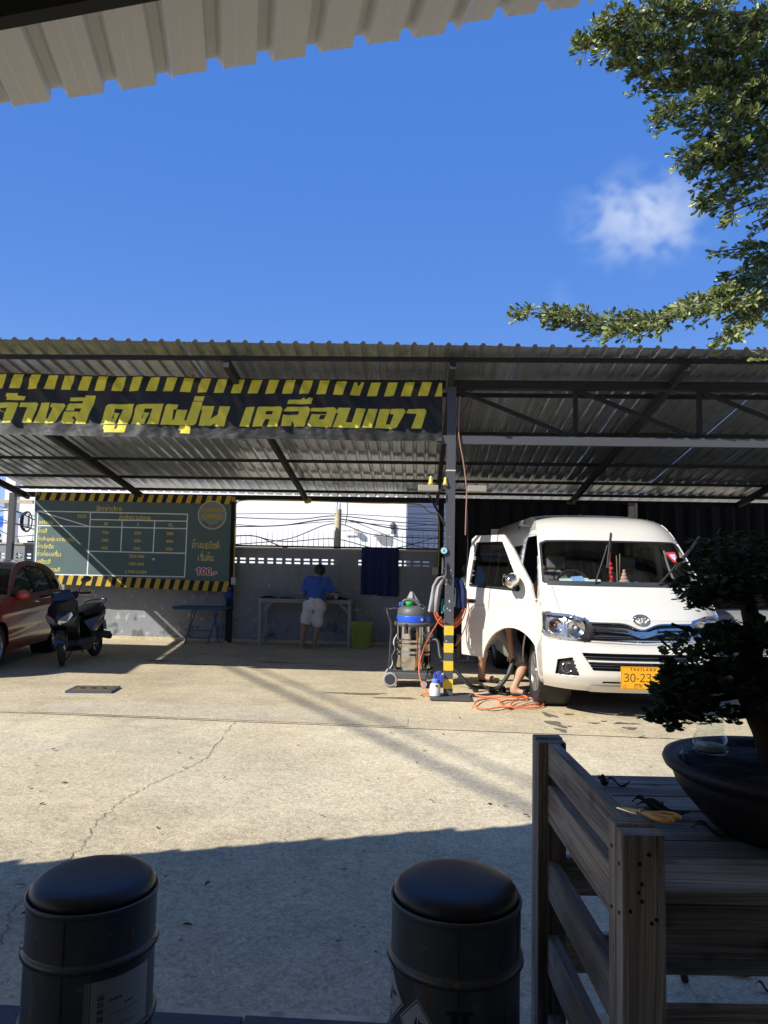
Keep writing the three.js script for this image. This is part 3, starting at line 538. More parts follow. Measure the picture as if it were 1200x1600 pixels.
{ // hanging banner over the left bay
  const K = 2.72, X0 = -62, W = 2048, Hc = 272;
  const cx = (p) => (p - X0) * K, cyy = (p, y) => (y - 583 - .0203 * p) * K * 1.0;
  const t = canvas(W, Hc, (g) => {
    g.fillStyle = '#1d1b18'; g.fillRect(0, 0, W, Hc);
    g.fillStyle = '#ded03e';
    const poly = (pts, s, ox, oy) => { g.beginPath(); for (const ring of (Array.isArray(pts[0][0]) ? pts : [pts])) { ring.forEach(([a, b], i) => { const p = a / s + ox, q = b / s + oy; i ? g.lineTo(cx(p), cyy(p, q)) : g.moveTo(cx(p), cyy(p, q)); }); g.closePath(); } g.fill('evenodd'); };
    for (let k = -3; k < 26; k++) { const a = 22.5 + k * 26.55; poly([[a, 585 + .0203 * a], [a + 15.5, 585 + .0203 * a], [a + 8.5, 608 + .0203 * a], [a - 7, 608 + .0203 * a]], 1, 0, 0); }
    const A = [6.667, 0, 580], B = [5.4545, 150, 590], C = [3.636, 360, 600];
    poly([[80, 240], [190, 240], [185, 268], [262, 270], [248, 316], [72, 312], [80, 285], [68, 270]], ...A);
    poly([[[-95, 338], [180, 338], [191, 356], [124, 554], [20, 554], [50, 428], [0, 424], [-40, 554], [-150, 554], [-110, 400], [-120, 395]], [[-20, 395], [78, 393], [56, 446], [48, 428], [20, 440], [0, 405]]], ...A);
    poly([[215, 340], [385, 340], [395, 360], [328, 560], [228, 558], [285, 392], [198, 388]], ...A);
    poly([[430, 345], [528, 345], [475, 512], [500, 514], [552, 395], [525, 390], [545, 348], [665, 348], [682, 370], [585, 540], [550, 566], [355, 560]], ...A);
    poly([[735, 282], [888, 282], [898, 256], [1000, 258], [892, 570], [788, 566], [800, 520], [770, 480], [752, 510], [775, 515], [762, 566], [660, 566], [640, 545], [668, 435], [825, 435], [818, 460], [850, 400], [785, 402], [778, 425], [682, 425], [705, 365], [730, 346], [865, 348], [872, 322], [727, 322]], ...A);
    poly([[[90, 250], [110, 235], [328, 235], [272, 415], [38, 412]], [[163, 278], [228, 278], [186, 416], [158, 416], [205, 315], [158, 312], [136, 366], [152, 362]]], ...B);
    poly([[[345, 250], [365, 240], [583, 240], [530, 420], [292, 418]], [[418, 282], [484, 282], [442, 420], [412, 420], [460, 318], [415, 316], [390, 368], [405, 364]]], ...B);
    poly([[598, 262], [618, 244], [703, 246], [690, 288], [662, 290], [650, 380], [664, 382], [690, 292], [778, 290], [752, 385], [768, 386], [822, 212], [910, 214], [852, 415], [825, 430], [548, 424]], ...B);
    poly([[838, 165], [928, 168], [914, 210], [828, 206]], ...B);
    poly([[905, 252], [1010, 254], [985, 345], [975, 370], [1035, 330], [1060, 255], [1148, 258], [1092, 436], [1005, 434], [1020, 405], [970, 432], [872, 430], [905, 295], [895, 290]], ...B);
    poly([[70, 420], [172, 420], [160, 455], [178, 455], [190, 422], [265, 422], [248, 490], [70, 485], [78, 460], [64, 458]], ...B);
    poly([[712, 432], [806, 434], [798, 504], [714, 500], [718, 474], [700, 472]], ...B);
    poly([[90, 138], [140, 138], [106, 256], [50, 254]], ...C);
    poly([[[158, 140], [285, 138], [298, 152], [264, 260], [210, 258], [224, 215], [200, 215], [178, 256], [122, 256]], [[205, 165], [242, 165], [236, 185], [200, 185]]], ...C);
    poly([[330, 98], [405, 98], [410, 88], [425, 90], [422, 98], [440, 98], [445, 88], [472, 90], [460, 128], [322, 124]], ...C);
    poly([[322, 142], [440, 142], [455, 155], [420, 262], [365, 260], [350, 225], [345, 258], [285, 258], [300, 190], [385, 190], [392, 170], [300, 168]], ...C);
    poly([[[462, 150], [590, 143], [606, 158], [572, 263], [452, 262], [436, 246], [462, 186], [545, 186], [548, 170], [455, 170]], [[510, 190], [545, 190], [530, 215], [502, 215]]], ...C);
    poly([[615, 145], [685, 146], [655, 232], [690, 234], [718, 148], [770, 150], [735, 262], [720, 266], [580, 264], [612, 180], [600, 175]], ...C);
    poly([[785, 150], [838, 150], [805, 266], [748, 264]], ...C);
    poly([[850, 150], [908, 152], [882, 245], [905, 245], [928, 185], [905, 180], [912, 152], [985, 152], [996, 168], [945, 265], [925, 272], [820, 266]], ...C);
    poly([[1010, 155], [1105, 155], [1114, 170], [1085, 275], [1026, 273], [1058, 185], [998, 180]], ...C);
    g.strokeStyle = 'rgba(90,60,20,.35)'; g.lineWidth = 1.5; for (const p of [545, 550, 590]) { g.beginPath(); g.moveTo(cx(p + 14), 6); g.lineTo(cx(p + 13), 70); g.stroke(); }
  });
  const z = -8.63, xe = X0 + W / K, ph = (u) => X0 + u * (xe - X0);
  const b = thing('hanging_banner', 'long black banner with large yellow lettering hung on the shed front', 'banner');
  const g = sheet((u, v, o) => {
    const p = ph(u), q = 583 + .0203 * p + (1 - v) * (97 - .006 * p), w = atZ(p, q, z);
    const grom = [40, 165, 300, 455, 520, 640].reduce((s, a) => { const dx = p - a, dy = (1 - v) * 95; return s + .03 * Math.exp(-((Math.abs(dx) - dy * .9) ** 2) / 60) * Math.exp(-dy / 55) * clamp(dy / 8); }, 0);
    const n = .06 * (fbm(u + v * .04, v * .16, 30, 12, 301, 4) - .5) + .035 * (fbm(u * 1 + v * .05, v * .2, 90, 16, 303, 3) - .5);
    const hem = .035 * Math.pow(1 - v, 5) * clamp((420 - p) / 300);
    o.set(w.x, w.y + .006 * Math.sin(p * .03), z + n + grom + hem );
  }, 0, 1, 0, 1, .006);
  obj('cloth', g, std(1, 1, 1, .6, 0, { map: t }), b);
  for (const p of [40, 165, 300, 455, 640, 684]) { const w = atZ(p, 585 + .0203 * p, z); obj('tie', tube([[w.x, w.y, z + .01], [w.x + .02, w.y + .04, z], [w.x, w.y + .05, z - .05]], .004, 10, 5), M.black, b); }
}
{ // price list cloth on the wall
  const TL = [55, 769], TR = [362, 775], BR = [357, 925], BL = [51, 911], W = 1536, Hc = 740, z = -14.2;
  const at = (u, v) => { const a = mix(TL[0], TR[0], u), b = mix(TL[1], TR[1], u), c = mix(BL[0], BR[0], u), d = mix(BL[1], BR[1], u); return [mix(a, c, v), mix(b, d, v)]; };
  const inv = (p, q) => { let u = .5, v = .5; for (let k = 0; k < 12; k++) { const [a, b] = at(u, v); u += (p - a) / 307; v += (q - b) / 146; } return [u * W, v * Hc]; };
  const t = canvas(W, Hc, (g) => {
    g.fillStyle = '#5d726e'; g.fillRect(0, 0, W, Hc);
    for (const [y0, y1] of [[0, 62], [Hc - 78, Hc]]) { g.fillStyle = '#15140f'; g.fillRect(0, y0, W, y1 - y0); g.fillStyle = '#d2ae3c'; for (let k = -1; k < 21; k++) { const x = 40 + k * 76; g.beginPath(); g.moveTo(x + 16, y0); g.lineTo(x + 54, y0); g.lineTo(x + 36, y1); g.lineTo(x - 6, y1); g.fill(); } }
    const P = (a, b) => inv(40 + a / 3.636, 760 + b / 3.636), Y = '#e6cc62';
    g.strokeStyle = '#f4f4ee'; g.lineWidth = 9; const ln = (...q) => { g.beginPath(); q.forEach(([a, b], i) => { const [x, y] = P(a, b); i ? g.lineTo(x, y) : g.moveTo(x, y); }); g.stroke(); };
    ln([70, 140], [920, 158], [903, 514], [52, 498], [70, 140]); ln([70, 140], [362, 228]); ln([64, 222], [913, 240]); ln([368, 150], [350, 500]); ln([366, 188], [918, 198]); ln([548, 196], [540, 370]); ln([734, 198], [724, 374]); ln([356, 368], [908, 380]);
    g.fillStyle = Y; const tx = (s, a, b, sz, al = 'center', col = Y) => { const [x, y] = P(a, b); g.font = 'bold ' + sz + 'px sans-serif'; g.textAlign = al; g.fillStyle = col; g.fillText(s, x, y); };
    tx('SIZE', 320, 178, 36); tx('MENU', 116, 214, 38); tx('M', 457, 222, 36); tx('L', 640, 224, 36); tx('XL', 824, 228, 36);
    [['150', '200', '300'], ['300', '350', '400'], ['450', '500', '550']].forEach((r, i) => r.forEach((s, j) => tx(s, 453 + j * 183 - i * 2, 270 + i * 44 + j * 3, 33)));
    tx('350-500', 630, 405, 33); tx('300-600', 628, 448, 33); tx('2,500-5,000', 625, 493, 33);
    const th = (s, a, b, sz, w = .15) => { const [x, y] = P(a, b); thai(g, s, x, y, sz, w, Y); };
    th('อัตราค่าบริการ', 402, 138, 28, .17); th('ล้างทำความสะอาด', 530, 187, 26, .18);
    ['ล้างสี', 'ล้างสี+ดูดฝุ่น แวกซ์ภายใน', 'ล้างอัดฉีด', 'ล้างห้องเครื่อง', 'เคลือบสี', 'ขัดฟื้นฟูสภาพสี'].forEach((s, i) => th(s, 70 - i * 2, 262 + i * 43.5, i === 1 ? 21 : 25, .18));
    th('ล้างมอไซค์', 945, 348, 38, .16); th('เริ่มต้น', 975, 420, 38, .16);
    { const [x, y] = P(1026, 502); g.font = 'bold 74px sans-serif'; g.textAlign = 'center'; g.lineWidth = 12; g.strokeStyle = '#e6dfd4'; g.lineJoin = 'round'; g.strokeText('100.-', x, y); g.fillStyle = '#b3182a'; g.fillText('100.-', x, y); }
    { const [x, y] = P(1060, 163); g.beginPath(); g.arc(x, y, 108, 0, 7); g.fillStyle = '#8b9689'; g.fill(); g.lineWidth = 6; g.strokeStyle = '#d5d8cf'; g.stroke(); g.fillStyle = '#c9a53a'; g.font = 'bold 32px sans-serif'; g.textAlign = 'center'; g.fillText('TK 168 GARAGE', x, y - 28, 180);
      g.beginPath(); g.moveTo(x - 82, y + 16); g.lineTo(x - 70, y - 4); g.lineTo(x - 30, y - 2); g.lineTo(x + 5, y - 12); g.lineTo(x + 28, y + 2); g.lineTo(x + 70, y - 2); g.lineTo(x + 84, y + 4); g.lineTo(x + 78, y + 18); g.closePath(); g.fill(); g.fillStyle = '#8b9689'; g.strokeStyle = '#c9a53a'; g.lineWidth = 7; for (const dx of [-54, 56]) { g.beginPath(); g.arc(x + dx, y + 14, 17, 0, 7); g.fill(); g.stroke(); }
      g.fillStyle = '#2c332e'; g.font = 'bold 19px sans-serif'; const s = 'CARCARE & DETAILING'; for (let k = 0; k < s.length; k++) { const a = Math.PI / 2 + .95 - k * 1.9 / (s.length - 1); g.save(); g.translate(x + Math.cos(a) * 92, y + Math.sin(a) * 92); g.rotate(a - Math.PI / 2); g.fillText(s[k], 0, 0); g.restore(); } }
  });
  const b = thing('price_board', 'teal printed price list cloth with yellow and black striped borders hung before the wall', 'sign');
  const g = sheet((u, v, o) => { const [p, q] = at(u, 1 - v), w = atZ(p, q, z); o.set(w.x, w.y, z + .03 * (fbm(u * .8, v * .4, 14, 8, 331, 3) - .5) + .012 * Math.sin(u * 40) * v * v); }, 0, 1, 0, 1, .016);
  obj('cloth', g, std(1, 1, 1, .7, 0, { map: t }), b);
  for (const u of [.02, .25, .5, .75, .98]) { const [p, q] = at(u, .01), w = atZ(p, q, z); obj('grommet', tor(.016, .005, w.x, w.y - .02, z + .012, 0, 0, 0, 14, 6), M.chrome, b); }
  const [hp, hq] = [238, 876], hw = atZ(hp, hq, z); obj('torn_flap', ext([[0, 0], [.06, .02], [.05, .05], [.01, .05]], .003).translate(hw.x, hw.y, z + .02), M.white, b);
}

// ------------------------------------------------------------ terrace canopy overhead (the viewer stands under it)
{
  const c = thing('terrace_canopy', 'cream corrugated metal canopy edge overhead with a dark steel purlin', 'canopy');
  const A = V(-1.55, 3.13, -2.5), B = V(.63, 3.83, -2.9), e = B.clone().sub(A).normalize();
  const r = V(.30, .0, 1).normalize();                                  // ribs run back over the viewer
  const up = r.clone().cross(e).normalize(); const ex = e;
  const basis = new THREE.Matrix4().makeBasis(ex, up, r.clone());
  const pitch = .195, n = 3, w = n * pitch, v = [0, 1].map(() => sheetGeo(6.2, n, pitch, .045, 10, .001, .068, .036));
  for (let k = -9; k < 11; k++) {
    const s = obj('canopy_sheet', v[mod(k, 2)], M.cream, c);
    const p = A.clone().addScaledVector(e, k * w + .05).addScaledVector(r, -.0 + .01 * Math.sin(k * 2.3));
    const b2 = new THREE.Matrix4().makeBasis(ex.clone(), up.clone(), r.clone().negate());   // sheets lie along -z of their own frame
    s.applyMatrix4(b2.setPosition(p));
  }
  const q = (a, t, d) => A.clone().addScaledVector(e, a).addScaledVector(r, t).addScaledVector(up, -d);
  const nrm = up.clone(), hit = (a, b) => { const o = V(0, 1.48, 0), d = ray(a, b), t = A.clone().addScaledVector(nrm, -.05).sub(o).dot(nrm) / d.dot(nrm); return o.addScaledVector(d, t); };
  const pa = hit(0, 22), pb = hit(150, -6), pd = pb.clone().sub(pa).normalize();
  obj('purlin', beam(pa.clone().addScaledVector(pd, -3), pb.clone().addScaledVector(pd, 6), .05, .06), M.steelBlack, c);
  obj('purlin', beam(q(-4.5, 2.2, .06), q(6, 2.2, .06), .06, .10), M.steelBlack, c);
  const h = thing('cafe_building', 'dark back and side walls of the cafe behind the terrace', 'building');
  obj('back_wall', bx(12, 5.5, .2, 0, 2.75, 4.2), std(.10, .095, .09, .9), h);
  obj('side_wall', bx(.2, 5.5, 5.0, 3.4, 2.75, 1.75), std(.10, .095, .09, .9), h);
}
{ // street cables high up behind the viewer's left, whose soft shadows cross the yard
  const Hc = 11, sh = (x, z) => [x - Hc * 1.017, Hc, z + Hc * .733];
  const L = [[[-.975, -7.77], [.495, .869], .034], [[-.24, -7.22], [.50, .866], .022]];
  for (const [p, d, r] of L) { const n = Math.hypot(...d), f = (t) => sh(p[0] + d[0] / n * t, p[1] + d[1] / n * t); tag(obj('street_cable', tube([f(-5), f(0), f(6), f(12), f(18)], r, 30, 10), M.black), 'thick black street cable strung high beside the yard', 'cable', 'street cables high beside the yard'); }
  for (const t of [-5, 18]) { const q = sh(-.8 + .5 * t, -7.6 + .866 * t), p = thing('street_pole', 'tall square concrete street pole carrying the thick cables', 'pole', [q[0], 0, q[2]], 0, 'street poles'); obj('shaft', bx(.26, 12, .26, .3, 6, 0), M.concPlain, p); obj('cross_arm', bx(2, .1, .1, 0, Hc + .1, 0), M.concPlain, p); }
}
// ------------------------------------------------------------ wheels shared by the vehicles
function wheel(parent, name, x, y, z, R, w, spokes, side, steer = 0) {   // axle along x; side = which way the face looks
  const g = new THREE.Group(); g.name = name; parent.add(g); g.position.set(x, y, z); g.rotation.y = steer;
  const hw = w / 2, tp = [[R * .66, -hw * .8], [R * .80, -hw], [R * .93, -hw * .98], [R * .985, -hw * .8], [R, -hw * .55]];
  for (let k = -2; k <= 2; k++) { const c = k * hw * .24; tp.push([R, c - hw * .085], [R - .008, c - hw * .07], [R - .008, c + hw * .03], [R, c + hw * .045]); }
  tp.push([R, hw * .62], [R * .985, hw * .8], [R * .93, hw * .98], [R * .80, hw], [R * .66, hw * .8]);
  const tyre = lathe(tp, 48).rotateZ(-Math.PI / 2);
  const lugs = []; for (let k = 0; k < 40; k++) { const a = k / 40 * 6.283; for (const s of [-1, 1]) lugs.push(place(new THREE.BoxGeometry(w * .2, .010, .022), s * w * .40, Math.cos(a) * R * .994, Math.sin(a) * R * .994, a)); }
  obj('tyre', [tyre, ...lugs], M.rubber, g);
  const f = side * hw;
  const rim = [lathe([[R * .67, -.02], [R * .67, .02], [R * .62, .005], [R * .60, -.04], [R * .6, -hw]], 40).rotateZ(-Math.PI / 2 * side).translate(f * .8, 0, 0)];
  for (let k = 0; k < spokes; k++) { const a = k / spokes * 6.283 + .3; rim.push(place(new RoundedBoxGeometry(.03, R * .58, R * .20, 1, .01), f * .72, Math.cos(a) * R * .34, Math.sin(a) * R * .34, a)); }
  rim.push(cy(R * .17, R * .2, .05, f * .75, 0, 0, 0, 0, Math.PI / 2));
  obj('rim', rim, std(.42, .42, .43, .3, .85), g);
  obj('brake_disc', cy(R * .5, R * .5, .02, f * .3, 0, 0, 0, 0, Math.PI / 2, 28), M.plasticDark, g);
  return g;
}
// ------------------------------------------------------------ the white passenger van (front faces +z, x to the viewer's right)
{
  const van = thing('passenger_van', 'white high roof passenger van with its driver door open, parked half under the shed', 'van', [2.30, .012, -7.62], .045);
  const prof = spl([.26, .34, .45, .56, .66, .74, .80, .98, 1.07, 1.2, 1.36, 1.6, 1.84, 1.92, 2.0, 2.07, 2.14, 2.19, 2.215], [.12, .05, .0, .0, .02, .05, .055, .10, .17, .31, .48, .75, 1.02, 1.10, 1.19, 1.30, 1.48, 1.78, 2.3]);
  const bow = spl([.26, .5, .8, 1.1, 1.36, 1.84, 2.2], [.42, .40, .36, .30, .26, .22, .3]);
  const hw = spl([.26, .4, .6, 1.0, 1.2, 1.36, 1.6, 1.84, 2.0, 2.1, 2.2], [.90, .935, .945, .94, .925, .90, .865, .83, .80, .765, .68]);
  const front = (off = 0) => (u, y, o) => { const w = hw(y), k = Math.abs(u); o.set(u * w, y, -(prof(y) + bow(y) * (.16 * k * k + .84 * Math.pow(k, 4.5))) + off); };
  const fx = (x, y) => { const w = hw(y), u = x / w, k = Math.abs(u); return -(prof(y) + bow(y) * (.16 * k * k + .84 * Math.pow(k, 4.5))); };
  const Fr = (off = 0) => (x, y, o) => { const w = hw(y); const X = clamp(x / w, -1, 1) * w; o.set(X, y, fx(X, y) + off); };
  const s0 = (y) => prof(y) + bow(y);
  const REAR = 5.30;
  const side = (sg, off = 0) => (s, y, o) => { const a = s0(y), q = Math.max(s, a); const r = clamp((q - 4.9) / .4); o.set(sg * (hw(y) - .12 * r * r + off - .008 * Math.exp(-((y - 1.08) ** 2) / .0006)), y, -q); };
  const P = [];
  // openings on the front skin (x, y)
  const head = (s) => sdPoly([[s * .535, .795], [s * .50, .90], [s * .555, .985], [s * .72, 1.025], [s * .93, 1.035], [s * .945, 1.0], [s * .945, .86], [s * .90, .815]], .004);
  const grille = sdPoly([[-.555, .80], [-.53, .97], [-.34, .965], [-.15, .95], [-.06, .905], [.06, .905], [.15, .95], [.34, .965], [.53, .97], [.555, .80], [0, .775]], .004);
  const low = sdPoly([[-.60, .655], [.60, .655], [.50, .50], [-.50, .50]], .01);
  const fog = (s) => sdPoly([[s * .70, .60], [s * .815, .57], [s * .83, .43], [s * .645, .435]], .012);
  const slot = any(sdBox(-.30, .372, .11, .012, .006), sdBox(-.06, .372, .11, .012, .006), sdBox(.18, .372, .11, .012, .006));
  const cuts = any(head(-1), head(1), grille, low, fog(-1), fog(1), slot);
  const ws = sdPoly([[-.86, 1.375], [-.80, 1.81], [-.74, 1.835], [.74, 1.835], [.80, 1.81], [.86, 1.375]], .02);
  // body: front skin below the screen, front skin with the windscreen opening, sides, roof, rear
  const inW = (x, y) => Math.abs(x) - hw(y) + 0.0;
  obj('front_panel', sheet(Fr(), -.95, .95, .27, 1.22, .013, both(not(cuts), inW), .012), M.van, van);
  obj('bonnet', sheet(Fr(.003), -.95, .95, 1.00, 1.33, .02, both(not(any(head(-1), head(1), grille)), inW, (x, y) => Math.max(Math.abs(x) - .80 + .1 * (y - 1), .995 - y)), .006), M.van, van);
  obj('cab_front', sheet(Fr(), -.95, .95, 1.21, 2.2, .014, both(not(ws), inW), .012), M.van, van);
  obj('bumper_lip', sheet(Fr(.02), -.95, .95, .265, .335, .02, both(inW, (x, y) => Math.abs(x) - .52)), M.van, van);
  obj('cowl', sheet(Fr(.004), -.84, .84, 1.335, 1.385, .02, null, .004), M.plasticDark, van);
  const W1 = sheet(Fr(-.008), -.9, .9, 1.36, 1.86, .03, (x, y) => ws(x, y) - .012);
  obj('windscreen', W1, M.glass, van);
  const seal = sheet(Fr(-.003), -.95, .95, 1.34, 1.88, .012, both((x, y) => ws(x, y) - .006, (x, y) => -ws(x, y) - .022));
  obj('windscreen_seal', seal, M.black, van);
  const arch = (s) => sdCirc(s, .36, .435);
  const FW = 1.06, RW = 4.17;
  const dr = sdPoly([[.66, .46], [.66, 1.0], [.80, 1.33], [1.24, 1.86], [1.30, 1.90], [1.80, 1.90], [1.86, 1.86], [1.90, 1.2], [1.90, .46]], .01);
  const win = (a, b) => sdPoly([[a, 1.28], [a, 1.80], [b, 1.80], [b, 1.28]], .02);
  const wins = any(win(2.05, 2.98), win(3.06, 3.95), win(4.03, 4.9));
  const under = (s, y) => .30 - y;
  for (const sg of [-1, 1]) {
    const body = both(not(any(arch(FW), arch(RW), wins)), under, (s, y) => s0(y) - s, ...(sg < 0 ? [not(dr)] : [not(sdPoly([[1.0, 1.34], [1.36, 1.82], [1.78, 1.82], [1.80, 1.34]], .02))]));
    obj('side_panel', sheet(side(sg), .1, REAR, .26, 2.2, .03, body, .01, sg > 0), M.van, van);
    for (const [a, b] of [[2.05, 2.98], [3.06, 3.95], [4.03, 4.9]]) obj('side_window', sheet(side(sg, -.006), 1.9, 5.0, 1.2, 1.9, .05, (s, y) => win(a, b)(s, y) - .01, 0, sg > 0), M.tint, van);
    for (const s of [FW, RW]) obj('arch_liner', [s].map((s) => { const g = new THREE.CylinderGeometry(.43, .43, .34, 24, 1, true, -Math.PI / 2, Math.PI); return place(g.rotateZ(Math.PI / 2).rotateX(Math.PI / 2 * 0), sg * .74, .36, -s, 0, 0, 0); }), M.black, van);
    for (const s of [FW, RW]) obj('wheel_flare', [s].map((s) => { const pts = []; for (let k = 0; k <= 18; k++) { const a = Math.PI * k / 18; pts.push([sg * (hw(.36 + .45 * Math.sin(a)) + .004), .36 + .45 * Math.sin(a), -(s + .45 * Math.cos(a))]); } return tube(pts, .012, 40, 6); }), M.van, van);
  }
  obj('window_far', sheet(side(1, -.006), .9, 1.9, 1.3, 1.86, .04, sdPoly([[1.0, 1.34], [1.36, 1.82], [1.78, 1.82], [1.80, 1.34]], .03), 0, true), M.tint, van);
  // roof: crown across, from the front fairing to the tail
  obj('roof', sheet((x, s, o) => { const y = 2.2, w = hw(y), u = x / w; o.set(x, y + .055 * (1 - u * u) * clamp((s - 1.7) / 1.0) + .002, -Math.max(s, prof(y) + bow(y) * (.16 * u * u + .84 * Math.pow(Math.abs(u), 4.5)) - .002)); }, -.68, .68, 1.6, 5.22, .06, null, .01), M.van, van);
  for (let k = 0; k < 7; k++) obj('roof_rib', rb(.03, .012, 3.0, .005, -.48 + k * .16, 2.252 - Math.abs(k - 3) * .012, -3.9), M.van, van);
  obj('rear_panel', [bx(1.6, 1.85, .03, 0, 1.28, -5.27), bx(1.6, .28, .12, 0, .42, -5.3)], M.van, van);
  obj('floor_pan', bx(1.7, .06, 4.6, 0, .42, -2.9), M.black, van);
  obj('underbody', bx(1.5, .14, 1.0, 0, .33, -.9), M.black, van);
  // grille, lamps
  obj('grille_back', sheet(Fr(-.05), -.6, .6, .76, 1.0, .03, (x, y) => grille(x, y) - .02), M.black, van);
  const bar = (yf, h, off, w = .54) => sheet((x, v, o) => { const y = yf(x) + v; Fr(off)(x, y, o); }, -w, w, -h / 2, h / 2, .02, null, .012);
  const dip = (x) => -.045 * Math.exp(-(x * x) / .012);
  obj('chrome_bar', [bar((x) => .906 + .03 * Math.abs(x) + dip(x), .022, .012), bar((x) => .868 + .03 * Math.abs(x) + dip(x) * .9, .012, .012), bar((x) => .792 + .01 * Math.abs(x), .014, .006, .55), bar((x) => .965 - .062 * Math.exp(-(x * x) / .014), .014, .010, .535)], M.chrome, van);
  obj('chrome_badge_plate', sheet(Fr(.02), -.16, .16, .84, .90, .02, sdPoly([[-.15, .885], [.15, .885], [.07, .845], [-.07, .845]], .004), .01), M.chrome, van);
  obj('grille_slat', [bar((x) => .935 + .02 * Math.abs(x) + dip(x), .008, -.01), bar((x) => .832, .01, -.01), bar((x) => .813, .006, -.01)], M.plasticDark, van);
  obj('lower_grille_back', sheet(Fr(-.05), -.65, .65, .47, .68, .03, (x, y) => low(x, y) - .02), M.black, van);
  obj('lower_grille_bar', [bar(() => .585, .016, -.006, .56)], M.van, van);
  obj('lower_grille_slat', [bar(() => .625, .007, -.03, .57), bar(() => .545, .007, -.03, .53), bar(() => .52, .006, -.03, .52)], M.plasticDark, van);
  obj('slot_back', sheet(Fr(-.04), -.5, .4, .35, .4, .02), M.black, van);
  for (const s of [-1, 1]) {
    const h = new THREE.Group(); h.name = 'headlamp'; van.add(h);
    obj('housing', sheet(Fr(-.075), -.95, .95, .78, 1.05, .03, (x, y) => head(s)(x, y) - .015), std(.55, .55, .55, .25, .9), h);
    const bowl = (x, y, r) => { const z = fx(x, y); return lathe([[0, -.05], [r * .5, -.042], [r * .85, -.02], [r, .0], [r + .008, .0]], 28).rotateX(Math.PI / 2).translate(x, y, z - .012); };
    obj('reflector', [bowl(s * .645, .905, .085), bowl(s * .83, .92, .07)], M.chrome, h);
    obj('bulb', [sp(.018, s * .645, .905, fx(s * .645, .905) - .03), sp(.022, s * .645, .905, fx(s * .645, .905) - .05)], M.offwhite, h);
    obj('indicator', sp(.016, s * .83, .92, fx(s * .83, .92) - .045), std(.35, .12, .08, .4), h);
    obj('divider', [sheet(Fr(-.02), -.95, .95, .8, 1.04, .012, both(head(s), (x, y) => Math.abs(x - s * .745) - .01))], M.chrome, h);
    obj('chrome_trim', sheet(Fr(.006), -.96, .96, .77, 1.06, .012, both((x, y) => head(s)(x, y) - .016, not((x, y) => head(s)(x, y) + .008)), .01), M.chrome, h);
    obj('lens', sheet(Fr(.003), -.95, .95, .78, 1.05, .025, head(s)), M.lens, h);
    const f = new THREE.Group(); f.name = 'fog_lamp'; van.add(f);
    obj('recess', sheet(Fr(-.05), -.95, .95, .4, .64, .03, (x, y) => fog(s)(x, y) - .02), M.black, f);
    obj('bowl', lathe([[0, -.03], [.035, -.02], [.05, 0], [.058, .004], [.058, -.01]], 24).rotateX(Math.PI / 2).translate(s * .735, .5, fx(s * .735, .5) - .025), M.chrome, f);
    obj('glass', place(new THREE.CircleGeometry(.05, 24), s * .735, .5, fx(s * .735, .5) - .015), M.lens, f);
  }
  // emblem of three ovals
  const em = new THREE.Group(); em.name = 'emblem'; van.add(em); em.position.set(0, 1.005, fx(0, 1.005) + .012); em.rotation.x = -.45;
  obj('outer_oval', tor(.062, .0085, 0, 0, 0, 0, 0, 0, 40, 8).scale(1.25, .86, 1), M.chrome, em);
  obj('wide_oval', tor(.04, .006, 0, 0, 0, 0, 0, 0, 36, 8).scale(1.35, .52, 1).translate(0, .022, .002), M.chrome, em);
  obj('tall_oval', tor(.04, .006, 0, 0, 0, 0, 0, 0, 36, 8).scale(.48, 1.12, 1).translate(0, .002, .003), M.chrome, em);
  // number plate
  const pl = canvas(512, 256, (g) => { g.fillStyle = '#f0a91a'; g.fillRect(0, 0, 512, 256); g.strokeStyle = '#b97b08'; g.lineWidth = 8; g.strokeRect(6, 6, 500, 244); g.fillStyle = '#15130c'; g.textAlign = 'center'; g.font = 'bold 46px sans-serif'; g.fillText('T H A I L A N D', 256, 46, 300); g.font = '132px sans-serif'; g.textAlign = 'left'; g.fillText('30-23', 28, 172, 330); g.strokeStyle = '#15130c'; thai(g, 'สุราษ', 150, 232, 36, .13); g.beginPath(); g.arc(44, 226, 16, 0, 7); g.lineWidth = 4; g.stroke(); });
  const pg = new THREE.Group(); pg.name = 'number_plate'; van.add(pg); pg.position.set(-.03, .435, .035); pg.rotation.y = .0;
  obj('plate_back', rb(.445, .225, .006, .003), M.plateYellow, pg); obj('plate_face', place(new THREE.PlaneGeometry(.44, .22), 0, 0, .0045), std(1, 1, 1, .5, 0, { map: pl }), pg);
  for (const s of [-1, 1]) obj('bonnet_seam', tube([[s * .80, 1.33], [s * .79, 1.2], [s * .78, 1.1], [s * .775, 1.035]].map(([x, y]) => { const o = V(0, 0, 0); Fr(.002)(x, y, o); return o; }), .003, 20, 5), M.plasticDark, van);
  obj('bonnet_seam', tube(Array.from({ length: 17 }, (_, i) => { const x = -.78 + i * .0975, o = V(0, 0, 0); Fr(.003)(x, 1.335, o); return o; }), .003, 60, 5), M.plasticDark, van);
  obj('bumper_seam', tube(Array.from({ length: 21 }, (_, i) => { const x = -.9 + i * .09, o = V(0, 0, 0); Fr(.001)(x, .755 + .03 * Math.abs(x), o); return o; }), .0025, 60, 5), M.plasticGrey, van);
